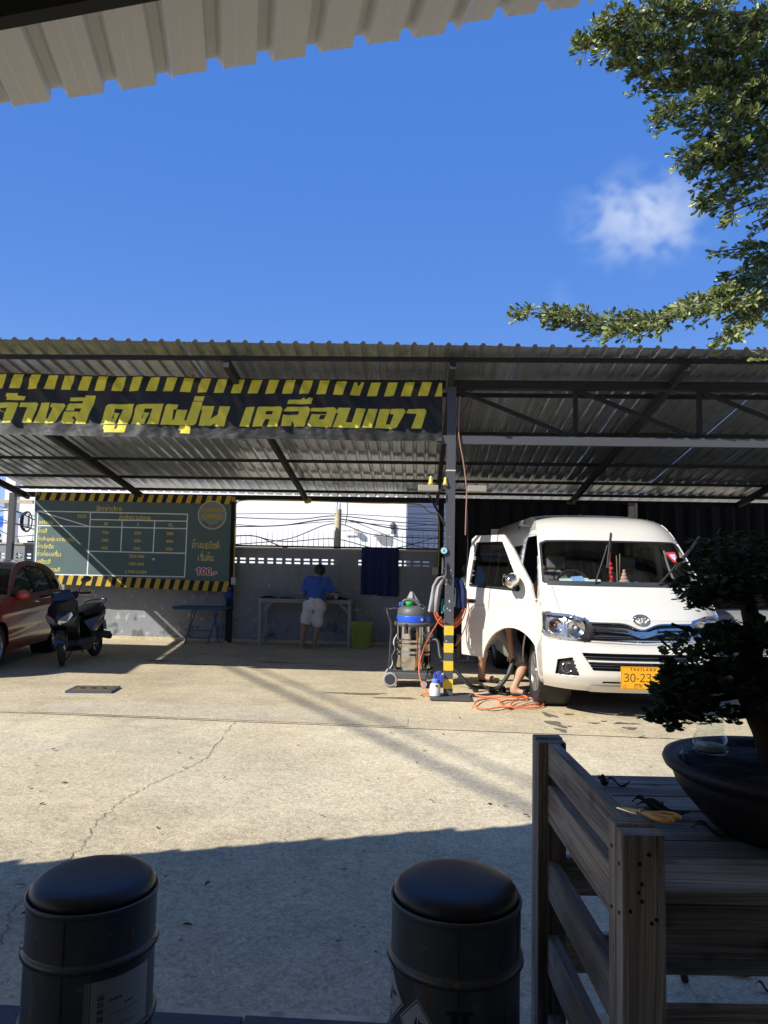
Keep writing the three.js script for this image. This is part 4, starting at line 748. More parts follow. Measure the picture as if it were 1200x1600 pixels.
  // wipers lifted off the screen
  for (const [bxx, tip] of [[-.36, [-.17, 1.92]], [.33, [.84, 1.90]]]) {
    const a = V(bxx, 1.365, fx(bxx, 1.365) + .02), e = V(tip[0], tip[1], fx(clamp(tip[0], -.7, .7), 1.7) + .32), m = a.clone().lerp(e, .55).add(V(0, 0, .03));
    const w = new THREE.Group(); w.name = 'wiper'; van.add(w);
    obj('arm', [straight(a, m, .011), straight(m, a.clone().lerp(e, .75).add(V(0, 0, .02)), .009)], M.black, w);
    const b0 = a.clone().lerp(e, .30).add(V(bxx < 0 ? .06 : .02, 0, .05)); obj('blade', [straight(b0, e, .009), straight(b0.clone().add(V(.012, 0, 0)), e.clone().add(V(.012, -.01, 0)), .006)], M.black, w);
  }
  // inside of the cab
  const it = new THREE.Group(); it.name = 'cabin'; van.add(it);
  obj('dashboard', [rb(1.62, .22, .5, .06, 0, 1.22, -.98), rb(1.62, .35, .2, .05, 0, 1.0, -1.05)], M.vanIn, it);
  obj('steering_wheel', tor(.19, .016, -.42, 1.33, -1.15, -.45, 0, 0, 32, 8), M.black, it);
  for (const x of [-.45, .45]) { obj('seat', [rb(.52, .14, .5, .05, x, .86, -1.62), rb(.5, .62, .14, .06, x, 1.2, -1.92, -.12), rb(.26, .18, .1, .04, x, 1.6, -1.98)], M.vanIn, it); }
  obj('headlining', bx(1.5, .02, 3.4, 0, 2.08, -3.3), M.vanIn, it);
  obj('bulkhead_curtain', sheet((u, v, o) => o.set(u, v, -2.6 + .03 * Math.sin(u * 34 + 2 * Math.sin(u * 5))), -.8, .8, .5, 2.1, .025), std(.05, .05, .052, .95), it);
  obj('paper', [bx(.26, .004, .16, -.52, 1.37, -.83, .5, .1), bx(.18, .004, .12, -.42, 1.385, -.84, .6, -.1), bx(.15, .003, .12, -.27, 1.37, -.80, .55, .05)], std(.55, .66, .60, .8), it);
  obj('picture_card', bx(.14, .003, .09, -.45, 1.405, -.86, .7, .15), std(.22, .36, .62, .7), it);
  const fg = new THREE.Group(); fg.name = 'dashboard_shrine'; it.add(fg);
  void fg;
  obj('shrine_base', lathe([[0, 0], [.075, 0], [.08, .02], [.06, .04], [0, .04]], 24).translate(.07, 1.345, -.84), M.beige, it);
  obj('seated_figure', [sp(.035, .07, 1.425, -.84, 1.15, .9, .8), sp(.028, .07, 1.46, -.84, 1, 1.25, .8), sp(.018, .07, 1.505, -.84), sp(.05, .07, 1.395, -.835, 1.1, .35, .8)], std(.55, .33, .24, .6), it);
  obj('garland', [tube([[-.07, 1.72, -.9], [-.075, 1.6, -.9], [-.07, 1.5, -.89], [-.065, 1.38, -.87]], .012, 16, 6), ...[0, 1, 2, 3, 4].map((k) => sp(.02, -.07 + .01 * (k % 2), 1.38 + .05 * k, -.875))], std(.55, .03, .03, .7), it);
  obj('joss_stick', [straight([.0, 1.36, -.86], [-.01, 1.68, -.86], .005), straight([.03, 1.36, -.88], [.035, 1.7, -.88], .005)], std(.35, .22, .14, .8), it);
  obj('blue_bottle_cap', sp(.025, .2, 1.365, -.82), M.bluePlastic, it);
  obj('pillar_strip', tube([[.60, 1.75, -1.05], [.63, 1.55, -.98], [.66, 1.36, -.85]], .014, 14, 6), M.vanIn, it);
  // screen sticker and lettering strip
  const dec = canvas(256, 48, (g) => { g.clearRect(0, 0, 256, 48); g.strokeStyle = '#b9b9b5'; thai(g, 'ทรงพระเจริญ', 8, 34, 20, .18); });
  obj('screen_lettering', sheet(Fr(-.004), -.20, .20, 1.745, 1.80, .02), new THREE.MeshStandardMaterial({ map: dec, transparent: true, roughness: .7, side: THREE.DoubleSide }), van);
  obj('sticker', sheet(Fr(-.003), .55, .72, 1.60, 1.74, .02, sdPoly([[.57, 1.725], [.72, 1.735], [.70, 1.62], [.63, 1.615]], .004)), std(.62, .04, .04, .6), van);
  obj('sticker_mark', sheet(Fr(-.0015), .58, .70, 1.62, 1.73, .02, sdPoly([[.61, 1.705], [.70, 1.71], [.68, 1.64], [.65, 1.635]], .002)), std(.6, .62, .75, .6), van);
  wheel(van, 'wheel', -.80, .338, -FW, .338, .20, 6, -1); wheel(van, 'wheel', .80, .338, -FW, .338, .20, 6, 1); wheel(van, 'wheel', -.80, .338, -RW, .338, .20, 6, -1); wheel(van, 'wheel', .80, .338, -RW, .338, .20, 6, 1);
  obj('mudflap', bx(.2, .25, .01, -.8, .28, -RW - .42), M.black, van);
  // driver door swung open on its front hinge
  const d = new THREE.Group(); d.name = 'driver_door'; van.add(d);
  const hg = V(-.935, 0, -.70); d.position.copy(hg); d.rotation.y = .62;
  const dOut = (s, y) => both(dr, not(sdCirc(FW, .36, .47)))(s, y);
  const wn = sdPoly([[.98, 1.27], [1.34, 1.80], [1.76, 1.80], [1.80, 1.30]], .025);
  const loc = (f) => (s, y, o) => { f(s, y, o); o.sub(hg); };
  obj('door_skin', sheet(loc(side(-1, .004)), .6, 1.95, .42, 1.95, .013, both((s, y) => dOut(s, y) + .004, not(wn)), .03), M.van, d);
  obj('door_glass', sheet(loc(side(-1, -.012)), .9, 1.9, 1.2, 1.86, .03, (s, y) => wn(s, y) - .012), M.tint, d);
  obj('window_seal', sheet(loc(side(-1, .006)), .9, 1.9, 1.2, 1.86, .012, both((s, y) => wn(s, y) - .014, not((s, y) => wn(s, y) + .006)), .004), M.black, d);
  obj('waist_strip', sheet(loc(side(-1, .010)), .95, 1.82, 1.25, 1.30, .015, sdPoly([[.97, 1.255], [.98, 1.285], [1.80, 1.295], [1.80, 1.265]], .002), .01), M.black, d);
  { const pts = []; for (let k = 0; k <= 14; k++) { const a = .35 + (Math.PI * .62) * k / 14; const y = .36 + .56 * Math.sin(a), s = FW + .56 * Math.cos(a); pts.push([-(hw(y) + .006) - hg.x, y, -s - hg.z]); } obj('arch_crease', tube(pts, .008, 40, 6), M.van, d); }
  obj('door_trim', sheet(loc(side(-1, -.06)), .7, 1.9, .5, 1.28, .05, (s, y) => dOut(s, y) + .05, .02), M.vanIn, d);
  const hd = new THREE.Group(); hd.name = 'door_handle'; d.add(hd); hd.position.set(-(hw(1.15) + .012) - hg.x, 1.135, -1.765 - hg.z);
  obj('handle_bowl', rb(.02, .145, .22, .02, 0, .0, 0), M.steel, hd); obj('handle_grip', rb(.03, .06, .205, .014, -.018, -.03, 0), M.steel, hd); obj('handle_gap', bx(.012, .025, .15, -.012, .025, 0), M.black, hd);
  const mi = new THREE.Group(); mi.name = 'wing_mirror'; d.add(mi); mi.position.set(-(hw(1.30) + .14) - hg.x, 1.375, -.98 - hg.z); mi.rotation.y = .55;
  obj('mirror_shell', place(new THREE.SphereGeometry(1, 28, 18).scale(.155, .088, .08), 0, 0, 0), M.chrome, mi);
  obj('mirror_base', hull([[-.06, -.10, .04], [.06, -.10, .04], [.13, -.06, .0], [.05, -.07, -.05], [.17, -.12, -.02], [.17, -.03, .02]]), M.black, mi);
  obj('mirror_glass', place(new THREE.SphereGeometry(1, 20, 12).scale(.13, .07, .004), 0, 0, -.08), M.chrome, mi);
}
// ------------------------------------------------------------ small hatchback (front faces local +z)
function hatchback(name, label, paint, mirrorPaint, pos, turn) {
  const car = thing(name, label, 'car', pos, turn);
  // outline of the side view: s = distance behind the nose, y up
  const top = spl([0, .06, .25, .75, 1.02, 1.25, 1.75, 2.05, 2.5, 3.0, 3.35, 3.6, 3.78, 3.88, 3.92], [.62, .74, .84, .95, 1.0, 1.16, 1.40, 1.465, 1.485, 1.455, 1.37, 1.18, .98, .84, .70]);
  const hw = spl([.2, .35, .55, .75, .92, 1.0, 1.2, 1.4, 1.48], [.78, .83, .845, .85, .835, .80, .71, .60, .55]);
  const plan = (s) => { const a = clamp((.75 - s) / .75), b = clamp((s - 3.3) / .62); return 1 - .24 * a * a - .20 * b * b; };
  const crease = (s, y) => .012 * Math.exp(-((y - .80 - .03 * (s - 2)) ** 2) / .0008) - .010 * Math.exp(-((y - .50 - .05 * (s - 2)) ** 2) / .003);
  const side = (sg, off = 0) => (s, y, o) => o.set(sg * ((hw(y) + crease(s, y)) * plan(s) + off), y, -s);
  const FW = .72, RW = 3.22, WR = .305;
  const out = (s, y) => Math.max(y - top(s), .22 - y + .05 * clamp((s - 3.3) / .5), .01 - s, s - 3.92);
  const glassZone = sdPoly([[1.12, .985], [1.86, 1.36], [2.3, 1.405], [2.8, 1.385], [3.22, 1.28], [3.42, 1.10], [3.28, 1.05]], .01);
  const w1 = both((s, y) => glassZone(s, y), sdPoly([[.9, .9], [.9, 1.6], [2.16, 1.6], [2.20, .9]])), w2 = both((s, y) => glassZone(s, y), sdPoly([[2.28, .9], [2.24, 1.6], [2.98, 1.6], [3.06, .9]])), w3 = both((s, y) => glassZone(s, y), sdPoly([[3.12, .9], [3.05, 1.6], [4, 1.6], [4, .9]]));
  const wins = any(w1, w2, w3);
  for (const sg of [-1, 1]) {
    const arch = any(sdCirc(FW, WR, .36), sdCirc(RW, WR, .36));
    const keep = both(out, not(arch), not(glassZone));
    obj('body_side', sheet(side(sg), 0, 3.94, .2, 1.5, .022, keep, .01, sg > 0), paint, car);
    obj('pillar_trim', sheet(side(sg, -.006), .9, 3.6, .9, 1.46, .02, both((s, y) => glassZone(s, y) - .012, not(wins)), .006, sg > 0), M.black, car);
    for (const w of [w1, w2, w3]) obj('side_window', sheet(side(sg, -.012), .9, 3.6, .9, 1.46, .025, (s, y) => w(s, y) - .008, 0, sg > 0), M.tint, car);
    obj('door_seam', [[[2.20, .34], [2.24, .6], [2.22, .98]], [[1.08, .36], [1.05, .7], [1.12, .97]], [[3.02, .62], [3.10, .8], [3.08, 1.04]]].map((l) => tube(l.map(([s, y]) => { const o = V(0, 0, 0); side(sg, .001)(s, y, o); return o; }), .004, 14, 5)), M.black, car);
    for (const [s, y] of [[2.06, .885], [2.93, .925]]) { const o = V(0, 0, 0); side(sg, .018)(s, y, o); const h = obj('door_handle', rb(.028, .028, .17, .012), M.chrome, car); h.position.copy(o); h.rotation.x = -.06; }
    const o = V(0, 0, 0); side(sg, .09)(1.36, 1.0, o); const m = obj('wing_mirror', [place(new THREE.SphereGeometry(1, 20, 14).scale(.10, .075, .075), 0, 0, 0), bx(.1, .03, .04, -sg * .07, -.03, 0)], mirrorPaint, car); m.position.copy(o);
    for (const s of [FW, RW]) obj('arch_liner', [s].map((s) => place(new THREE.CylinderGeometry(.355, .355, .3, 22, 1, true, -Math.PI / 2, Math.PI).rotateZ(Math.PI / 2), sg * .66, WR, -s)), M.black, car);
    wheel(car, 'wheel', sg * .73, WR, -FW, WR, .19, 10, sg); wheel(car, 'wheel', sg * .73, WR, -RW, WR, .19, 10, sg);
    obj('tail_lamp', sheet(side(sg, .006), 3.5, 3.9, .78, 1.1, .02, sdPoly([[3.62, .95], [3.66, 1.08], [3.82, .95], [3.90, .82], [3.74, .84]], .01), .01, sg > 0), std(.35, .01, .01, .2), car);
    obj('headlamp', sheet(side(sg, .006), .05, .9, .58, .95, .02, sdPoly([[.10, .66], [.12, .76], [.5, .88], [.62, .86], [.35, .72]], .008), .01, sg > 0), std(.6, .6, .62, .15, .5), car);
  }
  // skin across the top: bonnet, screen, roof, tailgate
  const across = (s0, s1, m, nm, off = 0, inset = 0) => obj(nm, sheet((u, s, o) => { const y = top(s), w = (hw(y) + crease(s, y)) * plan(s) - inset; o.set(u * w, y + (.035 * (1 - u * u)) + off, -s); }, -1, 1, s0, s1, .06, null, 0, true), m, car);
  across(.0, 1.04, paint, 'bonnet'); across(1.04, 1.84, M.tint, 'windscreen', 0); across(1.84, 3.28, paint, 'roof'); across(3.28, 3.60, M.tint, 'rear_window'); across(3.60, 3.92, paint, 'tailgate');
  obj('front_bumper', sheet((x, y, o) => { const w = hw(y) * plan(.02), u = x / w; o.set(x, y, -.02 - .18 * u * u * u * u + .02 * Math.sin(y * 9)); }, -.64, .64, .22, .68, .04, not(sdBox(0, .38, .4, .07, .03)), .02), paint, car);
  obj('grille', bx(.85, .16, .02, 0, .38, -.08), M.black, car); obj('upper_grille', bx(.5, .05, .03, 0, .64, .01), M.chrome, car);
  obj('rear_bumper', sheet((x, y, o) => { const w = hw(y) * plan(3.9), u = x / w; o.set(x, y, -3.90 + .16 * u * u * u * u); }, -.64, .64, .26, .84, .05, null, .02), paint, car);
  obj('floor_pan', bx(1.4, .08, 3.5, 0, .26, -1.95), M.black, car);
  obj('seats', [-.36, .36].flatMap((x) => [rb(.5, .16, .5, .05, x, .55, -1.95), rb(.48, .62, .14, .05, x, .85, -2.25, -.2), rb(.5, .55, .14, .05, x, .82, -3.05, -.25)]), M.black, car);
  return car;
}
{ // red car at the left: its rear wheel and tail are in view, nose out of the picture
  const c = atY(79, 1017, .012), yaw = .17;
  const fwd = V(Math.sin(yaw), 0, Math.cos(yaw));   // local +z
  const rt = V(Math.cos(yaw), 0, -Math.sin(yaw));
  const o = c.clone().addScaledVector(fwd, 3.22).addScaledVector(rt, -.75);
  hatchback('red_hatchback', 'dark red hatchback car parked beside the black scooter under the shed', M.red, M.orangeMirror, [o.x, .012, o.z], yaw);
  const p = atZ(1170, 960, -9.0);
  hatchback('silver_hatchback', 'silver hatchback car parked beside the van, half hidden by the bonsai', M.silver, M.silver, [4.6, .012, -9.1], -.02);
}
// ------------------------------------------------------------ black scooter, front towards the viewer
{
  const f = atY(97, 1041, .012), r = atY(147, 1025, .012), dir = f.clone().sub(r).setY(0).normalize(), yaw = Math.atan2(dir.x, dir.z);
  const s = thing('black_scooter', 'black motor scooter leaning on its side stand beside the red car', 'scooter', [f.x, .012, f.z], 0);
  const g0 = new THREE.Group(); void g0;
  s.scale.setScalar(.96); s.rotation.order = 'YXZ'; s.rotation.set(0, yaw - .02, .10);
  // local: front axle at z=0, machine extends to -z
  const whl = (nm, z, R, w, steer) => { const g = new THREE.Group(); g.name = nm; s.add(g); g.position.set(0, R, z); g.rotation.y = steer;
    obj('tyre', tor(R - w * .5, w * .5, 0, 0, 0, 0, Math.PI / 2, 0, 48, 12), M.rubber, g);
    const rim = [tor(R - w * .95, .014, 0, 0, 0, 0, Math.PI / 2, 0, 40, 8), cy(.03, .03, .09, 0, 0, 0, 0, 0, Math.PI / 2)];
    for (let k = 0; k < 5; k++) { const a = k / 5 * 6.283; rim.push(place(new RoundedBoxGeometry(.02, R - w, .028, 1, .006), 0, Math.cos(a) * (R - w) * .5, Math.sin(a) * (R - w) * .5, a)); }
    obj('rim', rim, std(.32, .32, .33, .3, .8), g); obj('brake_disc', tor(.075, .022, .045, 0, 0, 0, Math.PI / 2, 0, 28, 4).scale(1, 1, 1), M.steel, g); return g; };
  const st = .35;
  whl('front_wheel', 0, .275, .085, st); whl('rear_wheel', -1.27, .275, .10, 0);
  const fk = new THREE.Group(); fk.name = 'front_fork'; s.add(fk); fk.rotation.y = st;
  for (const x of [-.075, .075]) obj('fork_leg', straight([x, .275, .0], [x, .64, -.14], .018), M.plasticGrey, fk);
  obj('front_mudguard', sheet((u, a, o) => { const R = .315 + .02 * Math.cos(a * 2); o.set(u * .075, .275 + R * Math.sin(a) - .03 * u * u, R * Math.cos(a) + .0); }, -1, 1, .25, 2.2, .08, null, .008), M.scooter, fk);
  obj('mudguard_skirt', [-1, 1].map((k) => sheet((q, a, o) => { const R = .315 - q; o.set(k * (.078 + .012 * q / .1), .255 + R * Math.sin(a), R * Math.cos(a)); }, 0, .10, .9, 2.1, .05, null, .006)), M.scooter, fk);
  // front apron
  obj('front_apron', smooth(hull([[-.10, .60, .10], [.10, .60, .10], [-.20, .72, .02], [.20, .72, .02], [-.21, .88, -.10], [.21, .88, -.10], [-.14, .99, -.16], [.14, .99, -.16], [0, .90, .02], [0, .72, .135], [-.20, .55, -.14], [.20, .55, -.14], [-.17, .95, -.24], [.17, .95, -.24], [-.1, .45, -.2], [.1, .45, -.2]]), .35), M.scooter, s);
  for (const k of [-1, 1]) { const h = new THREE.Group(); h.name = 'headlamp'; s.add(h);
    obj('lens', smooth(hull([[k * .02, .635, .128], [k * .035, .70, .128], [k * .19, .79, .035], [k * .205, .74, .02], [k * .14, .65, .085], [k * .05, .62, .11], [k * .03, .70, .09], [k * .18, .72, .0]]), .3), std(.55, .56, .58, .12, .7), h); obj('lens_cover', sp(.03, k * .10, .70, .105, 1, .8, .5), M.lens, h); obj('side_light', smooth(hull([[k * .19, .66, .0], [k * .23, .74, -.08], [k * .235, .76, -.10], [k * .19, .68, -.04], [k * .2, .655, -.02]]), .3), std(.5, .5, .52, .2, .5), h); }
  obj('leg_shield', smooth(hull([[-.21, .9, -.12], [.21, .9, -.12], [-.20, .5, -.16], [.20, .5, -.16], [-.17, .95, -.27], [.17, .95, -.27], [-.15, .32, -.34], [.15, .32, -.34], [-.17, .5, -.3], [.17, .5, -.3]]), .4), M.scooter, s);
  obj('footboard', rb(.36, .10, .50, .03, 0, .31, -.52), M.plasticDark, s);
  obj('belly', smooth(hull([[-.15, .18, -.42], [.15, .18, -.42], [-.17, .36, -.30], [.17, .36, -.30], [-.17, .34, -.95], [.17, .34, -.95], [-.10, .16, -.85], [.10, .16, -.85]]), .4), M.scooter, s);
  obj('rear_body', smooth(hull([[-.10, .62, -.62], [.10, .62, -.62], [-.17, .45, -.72], [.17, .45, -.72], [-.19, .66, -1.05], [.19, .66, -1.05], [-.13, .80, -1.52], [.13, .80, -1.52], [-.15, .58, -1.35], [.15, .58, -1.35], [-.12, .34, -.86], [.12, .34, -.86]]), .4), M.scooter, s);
  obj('side_flash', [-1, 1].map((k) => smooth(hull([[k * .188, .60, -1.0], [k * .195, .66, -1.1], [k * .16, .74, -1.42], [k * .165, .68, -1.40]]), .3)), std(.30, .31, .33, .25, .6), s);
  obj('seat', smooth(hull([[-.11, .76, -.58], [.11, .76, -.58], [-.15, .80, -.85], [.15, .80, -.85], [-.14, .87, -1.2], [.14, .87, -1.2], [-.10, .88, -1.45], [.10, .88, -1.45], [-.12, .70, -.62], [.12, .70, -.62], [-.17, .73, -1.1], [.17, .73, -1.1], [-.12, .80, -1.48], [.12, .80, -1.48]]), .6), M.leather, s);
  obj('grab_rail', tube([[-.15, .82, -1.2], [-.17, .90, -1.42], [-.10, .93, -1.58], [.10, .93, -1.58], [.17, .90, -1.42], [.15, .82, -1.2]], .013, 30), std(.2, .2, .21, .3, .8), s);
  obj('tail_lamp', rb(.2, .07, .05, .02, 0, .72, -1.55), std(.35, .01, .01, .25), s); obj('number_plate', rb(.21, .17, .006, .003, 0, .50, -1.56, .25), M.offwhite, s); obj('rear_mudguard', rb(.12, .3, .02, .008, 0, .50, -1.53, .25), M.plasticDark, s);
  obj('engine', [rb(.2, .18, .42, .05, .03, .32, -1.10), cy(.09, .09, .1, -.12, .30, -1.2, 0, 0, Math.PI / 2)], M.plasticDark, s);
  obj('exhaust', [cy(.05, .055, .42, .17, .34, -1.28, Math.PI / 2 - .15, 0, 0, 18), rb(.02, .09, .3, .01, .225, .36, -1.26, -.15)], M.plasticDark, s);
  obj('side_stand', [straight([-.12, .26, -.82], [-.27, .0, -.74], .011), rb(.06, .012, .07, .004, -.275, .006, -.735)], M.plasticDark, s);
  obj('centre_stand', [straight([-.1, .24, -.95], [-.14, .10, -1.1], .012), straight([.1, .24, -.95], [.14, .10, -1.1], .012)], M.plasticDark, s);
  // handlebar and its cowl, turned with the front wheel
  const hb = new THREE.Group(); hb.name = 'handlebar'; s.add(hb); hb.position.set(0, 0, -.22); hb.rotation.y = st * .9; const z = .0;
  obj('cowl', smooth(hull([[-.20, 1.03, .02], [.20, 1.03, .02], [-.16, .97, .11], [.16, .97, .11], [-.10, 1.09, .07], [.10, 1.09, .07], [-.18, 1.10, -.03], [.18, 1.10, -.03], [-.13, .96, -.07], [.13, .96, -.07]]), .4), M.scooter, hb);
  obj('grip', [-1, 1].map((k) => straight([k * .18, 1.06, -.01], [k * .36, 1.055, -.07], .018)), M.rubber, hb);
  obj('lever', [-1, 1].map((k) => tube([[k * .19, 1.045, .035], [k * .28, 1.03, .03], [k * .37, 1.02, -.02]], .007, 12, 6)), M.chrome, hb);
  for (const k of [-1, 1]) { const m = new THREE.Group(); m.name = 'mirror'; hb.add(m); obj('stalk', tube([[k * .20, 1.08, 0], [k * .23, 1.18, .0], [k * .27, 1.24, .02]], .007, 12, 6), M.black, m); obj('mirror_shell', place(new THREE.SphereGeometry(1, 18, 12).scale(.08, .045, .022), k * .31, 1.265, .02, 0, 0, k * .2), M.scooter, m); }
  obj('meter', rb(.16, .02, .09, .01, 0, 1.105, .0, .5), M.plasticDark, hb);
}
// ------------------------------------------------------------ work table, folding table, basket, towels
{
  const L = atY(398, 1009, .012), R = atY(548, 1013, .012), w = R.x - L.x - .05;
  const t = thing('work_table', 'long white timber work table with braced legs along the grey wall', 'table', [(L.x + R.x) / 2, .012, -14.15]);
  obj('tabletop', uvm(rb(w + .06, .025, .56, .004, 0, .865, 0)), M.tableGrey, t);
  for (const x of [-1, 1]) for (const z of [-1, 1]) { obj('leg', bx(.052, .84, .052, x * (w / 2 - .03) + (z < 0 ? -x * .02 : 0), .42, z * .24), M.tableGrey, t); obj('brace', beam([x * (w / 2 - .04), .62, z * .2], [x * (w / 2 - .26), .84, z * .2], .025, .04), M.tableGrey, t); }
  obj('rail', bx(w, .04, .025, 0, .83, .25), M.tableGrey, t); obj('rail', bx(w, .04, .025, 0, .83, -.25), M.tableGrey, t);
  obj('stretcher', bx(.05, .05, .42, -w / 2 + .03, .12, 0), M.offwhite, t);
  const on = (dx, dz) => [(L.x + R.x) / 2 + dx, .012 + .8775, -14.15 + dz];
  const bt = (dx, dz, c, h, nm, lab) => { const b = thing(nm, lab, 'bottle', on(dx, dz)); obj('body', lathe([[0, 0], [.034, 0], [.036, .01], [.036, h * .6], [.02, h * .75], [.014, h * .8], [0, h * .8]], 18), c, b); obj('cap', [cy(.016, .018, h * .2, 0, h * .88, 0), bx(.05, .02, .02, .02, h * .95, 0)], M.black, b); };
  bt(w / 2 - .42, .05, M.greyCloth, .17, 'spray_bottle', 'small grey spray bottle among the jars on the work table'); bt(w / 2 - .36, .0, M.plasticDark, .22, 'spray_bottle', 'taller dark spray bottle on the work table'); bt(w / 2 - .31, .06, M.offwhite, .15, 'wax_bottle', 'small white wax bottle on the work table');
  const rag = (dx, rx, rz, h, m, lab) => tag(obj('rag', sheet((u, v, o) => { const q = on(dx, 0); o.set(q[0] + u * rx, q[1] + .004 + h * Math.max(0, fbm(u * .2 + .5 + dx, v * .2 + .5, 12, 12, 411, 3) - .3) * (1 - Math.max(u * u, v * v)), q[2] + v * rz); }, -1, 1, -1, 1, .12, null, .004), m), lab, 'rag');
  rag(w / 2 - .22, .13, .1, .14, M.blackCloth, 'crumpled black rag near the right end of the work table'); rag(-w / 2 + .14, .16, .12, .10, M.blackCloth, 'crumpled black rag at the left end of the work table'); rag(-w / 2 + .5, .14, .1, .06, M.darkShirt, 'flat dark rag on the work table behind the black one');
  const wr = atZ(374, 935, ZW + .02); void wr;
}
{
  const a = atY(280, 1003, .012), b = atY(325, 1006, .012), t = thing('folding_table', 'blue metal folding table with crossed legs below the price board', 'table', [(a.x + b.x) / 2 + .14, .012, -14.12]);
  const H = atZ(290, 949, -14.12).y; const w = 1.08;
  obj('tabletop', rb(w, .03, .5, .006, 0, H, 0), M.blueSteel, t);
  obj('apron', [bx(w - .05, .03, .015, 0, H - .025, .235), bx(w - .05, .03, .015, 0, H - .025, -.235)], M.blueSteel, t);
  for (const s of [-1, 1]) { obj('leg', [straight([s * .22 - .06, 0, .2], [s * .22 + .04, H - .02, -.16], .013), straight([s * .22 - .06 + s * .1, 0, -.2], [s * .22 + .04 - s * .02, H - .02, .16], .013)], M.blueSteel, t); }
  obj('cross_bar', [straight([-.24, .24, .13], [.2, .24, .13], .010), straight([-.2, .1, .17], [.2, .1, .17], .010)], M.blueSteel, t);
  obj('drape', rb(.12, .05, .2, .02, .47, H - .02, .15), M.black, t);
}
{
  const c = atY(563, 1012, .012), b = thing('plastic_basket', 'yellow green slatted plastic laundry basket beside the work table', 'basket', [c.x, .012, c.z - .1]);
  const H = .46, R0 = .165, R1 = .215;
  obj('rim', [tor(R1, .014, 0, H, 0, Math.PI / 2, 0, 0, 36, 8), tor(R1 - .004, .01, 0, H - .05, 0, Math.PI / 2)], M.basket, b);
  for (let k = 0; k < 7; k++) { const t = k / 7, r = mix(R0, R1, t); obj('hoop', tor(r, .007, 0, .03 + t * (H - .06), 0, Math.PI / 2, 0, 0, 32, 5), M.basket, b); }
  const rib = straight([R0, .01, 0], [R1 - .004, H - .02, 0], .0085, 5); for (let k = 0; k < 30; k++) { const r = obj('slat', rib, M.basket, b); r.rotation.y = k / 30 * 6.283; }
  obj('base', cy(R0, R0, .02, 0, .012, 0, 0, 0, 0, 30), M.basket, b);
}
{
  const A = atZ(565, 861, ZW + .06), B = atZ(622, 932, ZW + .06);
  const mk = (x0, x1, y0, ph, lab) => tag(obj('hanging_towel', sheet((u, v, o) => o.set(mix(x0, x1, u), v > .96 ? 1.9 : mix(y0, 1.9, v), ZW + .05 + .025 * Math.sin(u * 14 + ph) * (1 - v * .7) + .02 * fbm(u * .3 + ph, v * .3, 10, 10, 421, 3) - (v > .96 ? (v - .96) * 3 : 0)), 0, 1, 0, 1, .03, null, .006), M.blueTowel), lab, 'towel');
  mk(A.x, mix(A.x, B.x, .52), .98, 0, 'navy towel on the wall next to the concrete column'); mk(mix(A.x, B.x, .46), B.x, .96, 2, 'navy towel on the wall overlapping the other towel');
  const p = atZ(358, 928, -14.2), bg = thing('plastic_bag', 'small bright navy plastic bag tied to the black post', 'bag', [p.x, p.y - .12, -14.2]); obj('bag', place(new THREE.SphereGeometry(1, 16, 12).scale(.085, .10, .06), 0, .08, 0), M.navyBag, bg); obj('knot', [hull([[-.05, .24, 0], [.05, .25, .01], [0, .14, .02], [0, .14, -.02], [.03, .2, .02]])], M.navyBag, bg);
}
{ // litter along the foot of the wall
  const items = [[415, 1006, .05, 0], [452, 1004, .07, 1], [460, 1008, .04, 0], [505, 1004, .07, 1], [513, 1009, .12, 2], [524, 1010, .06, 0], [535, 1006, .05, 1], [338, 1003, .04, 0], [352, 1005, .06, 1], [376, 1006, .16, 2], [425, 1003, .2, 2], [222, 1021, .03, 0], [517, 1024, .03, 0], [300, 1003, .03, 0]];
  items.forEach(([a, b, s, k], i) => { const p = atY(a, b, .012); tag(obj('litter_scrap', k === 2 ? bx(s * 1.6, .015, s * .4, p.x, .02, p.z, 0, rr(-.5, .5)) : hull(Array.from({ length: 9 }, () => [p.x + rr(-s, s) * .6, .014 + rnd() * s * (k ? .9 : .3), p.z + rr(-s, s) * .4])), k === 1 ? M.white : k ? M.greyCloth : M.offwhite), ['flat pale scrap of litter lying at the foot of the grey wall', 'crumpled white paper lying at the foot of the grey wall', 'thin grey strip of scrap lying at the foot of the grey wall'][k], 'litter', ['flat scraps by the wall', 'crumpled papers by the wall', 'scrap strips by the wall'][k]); });
}
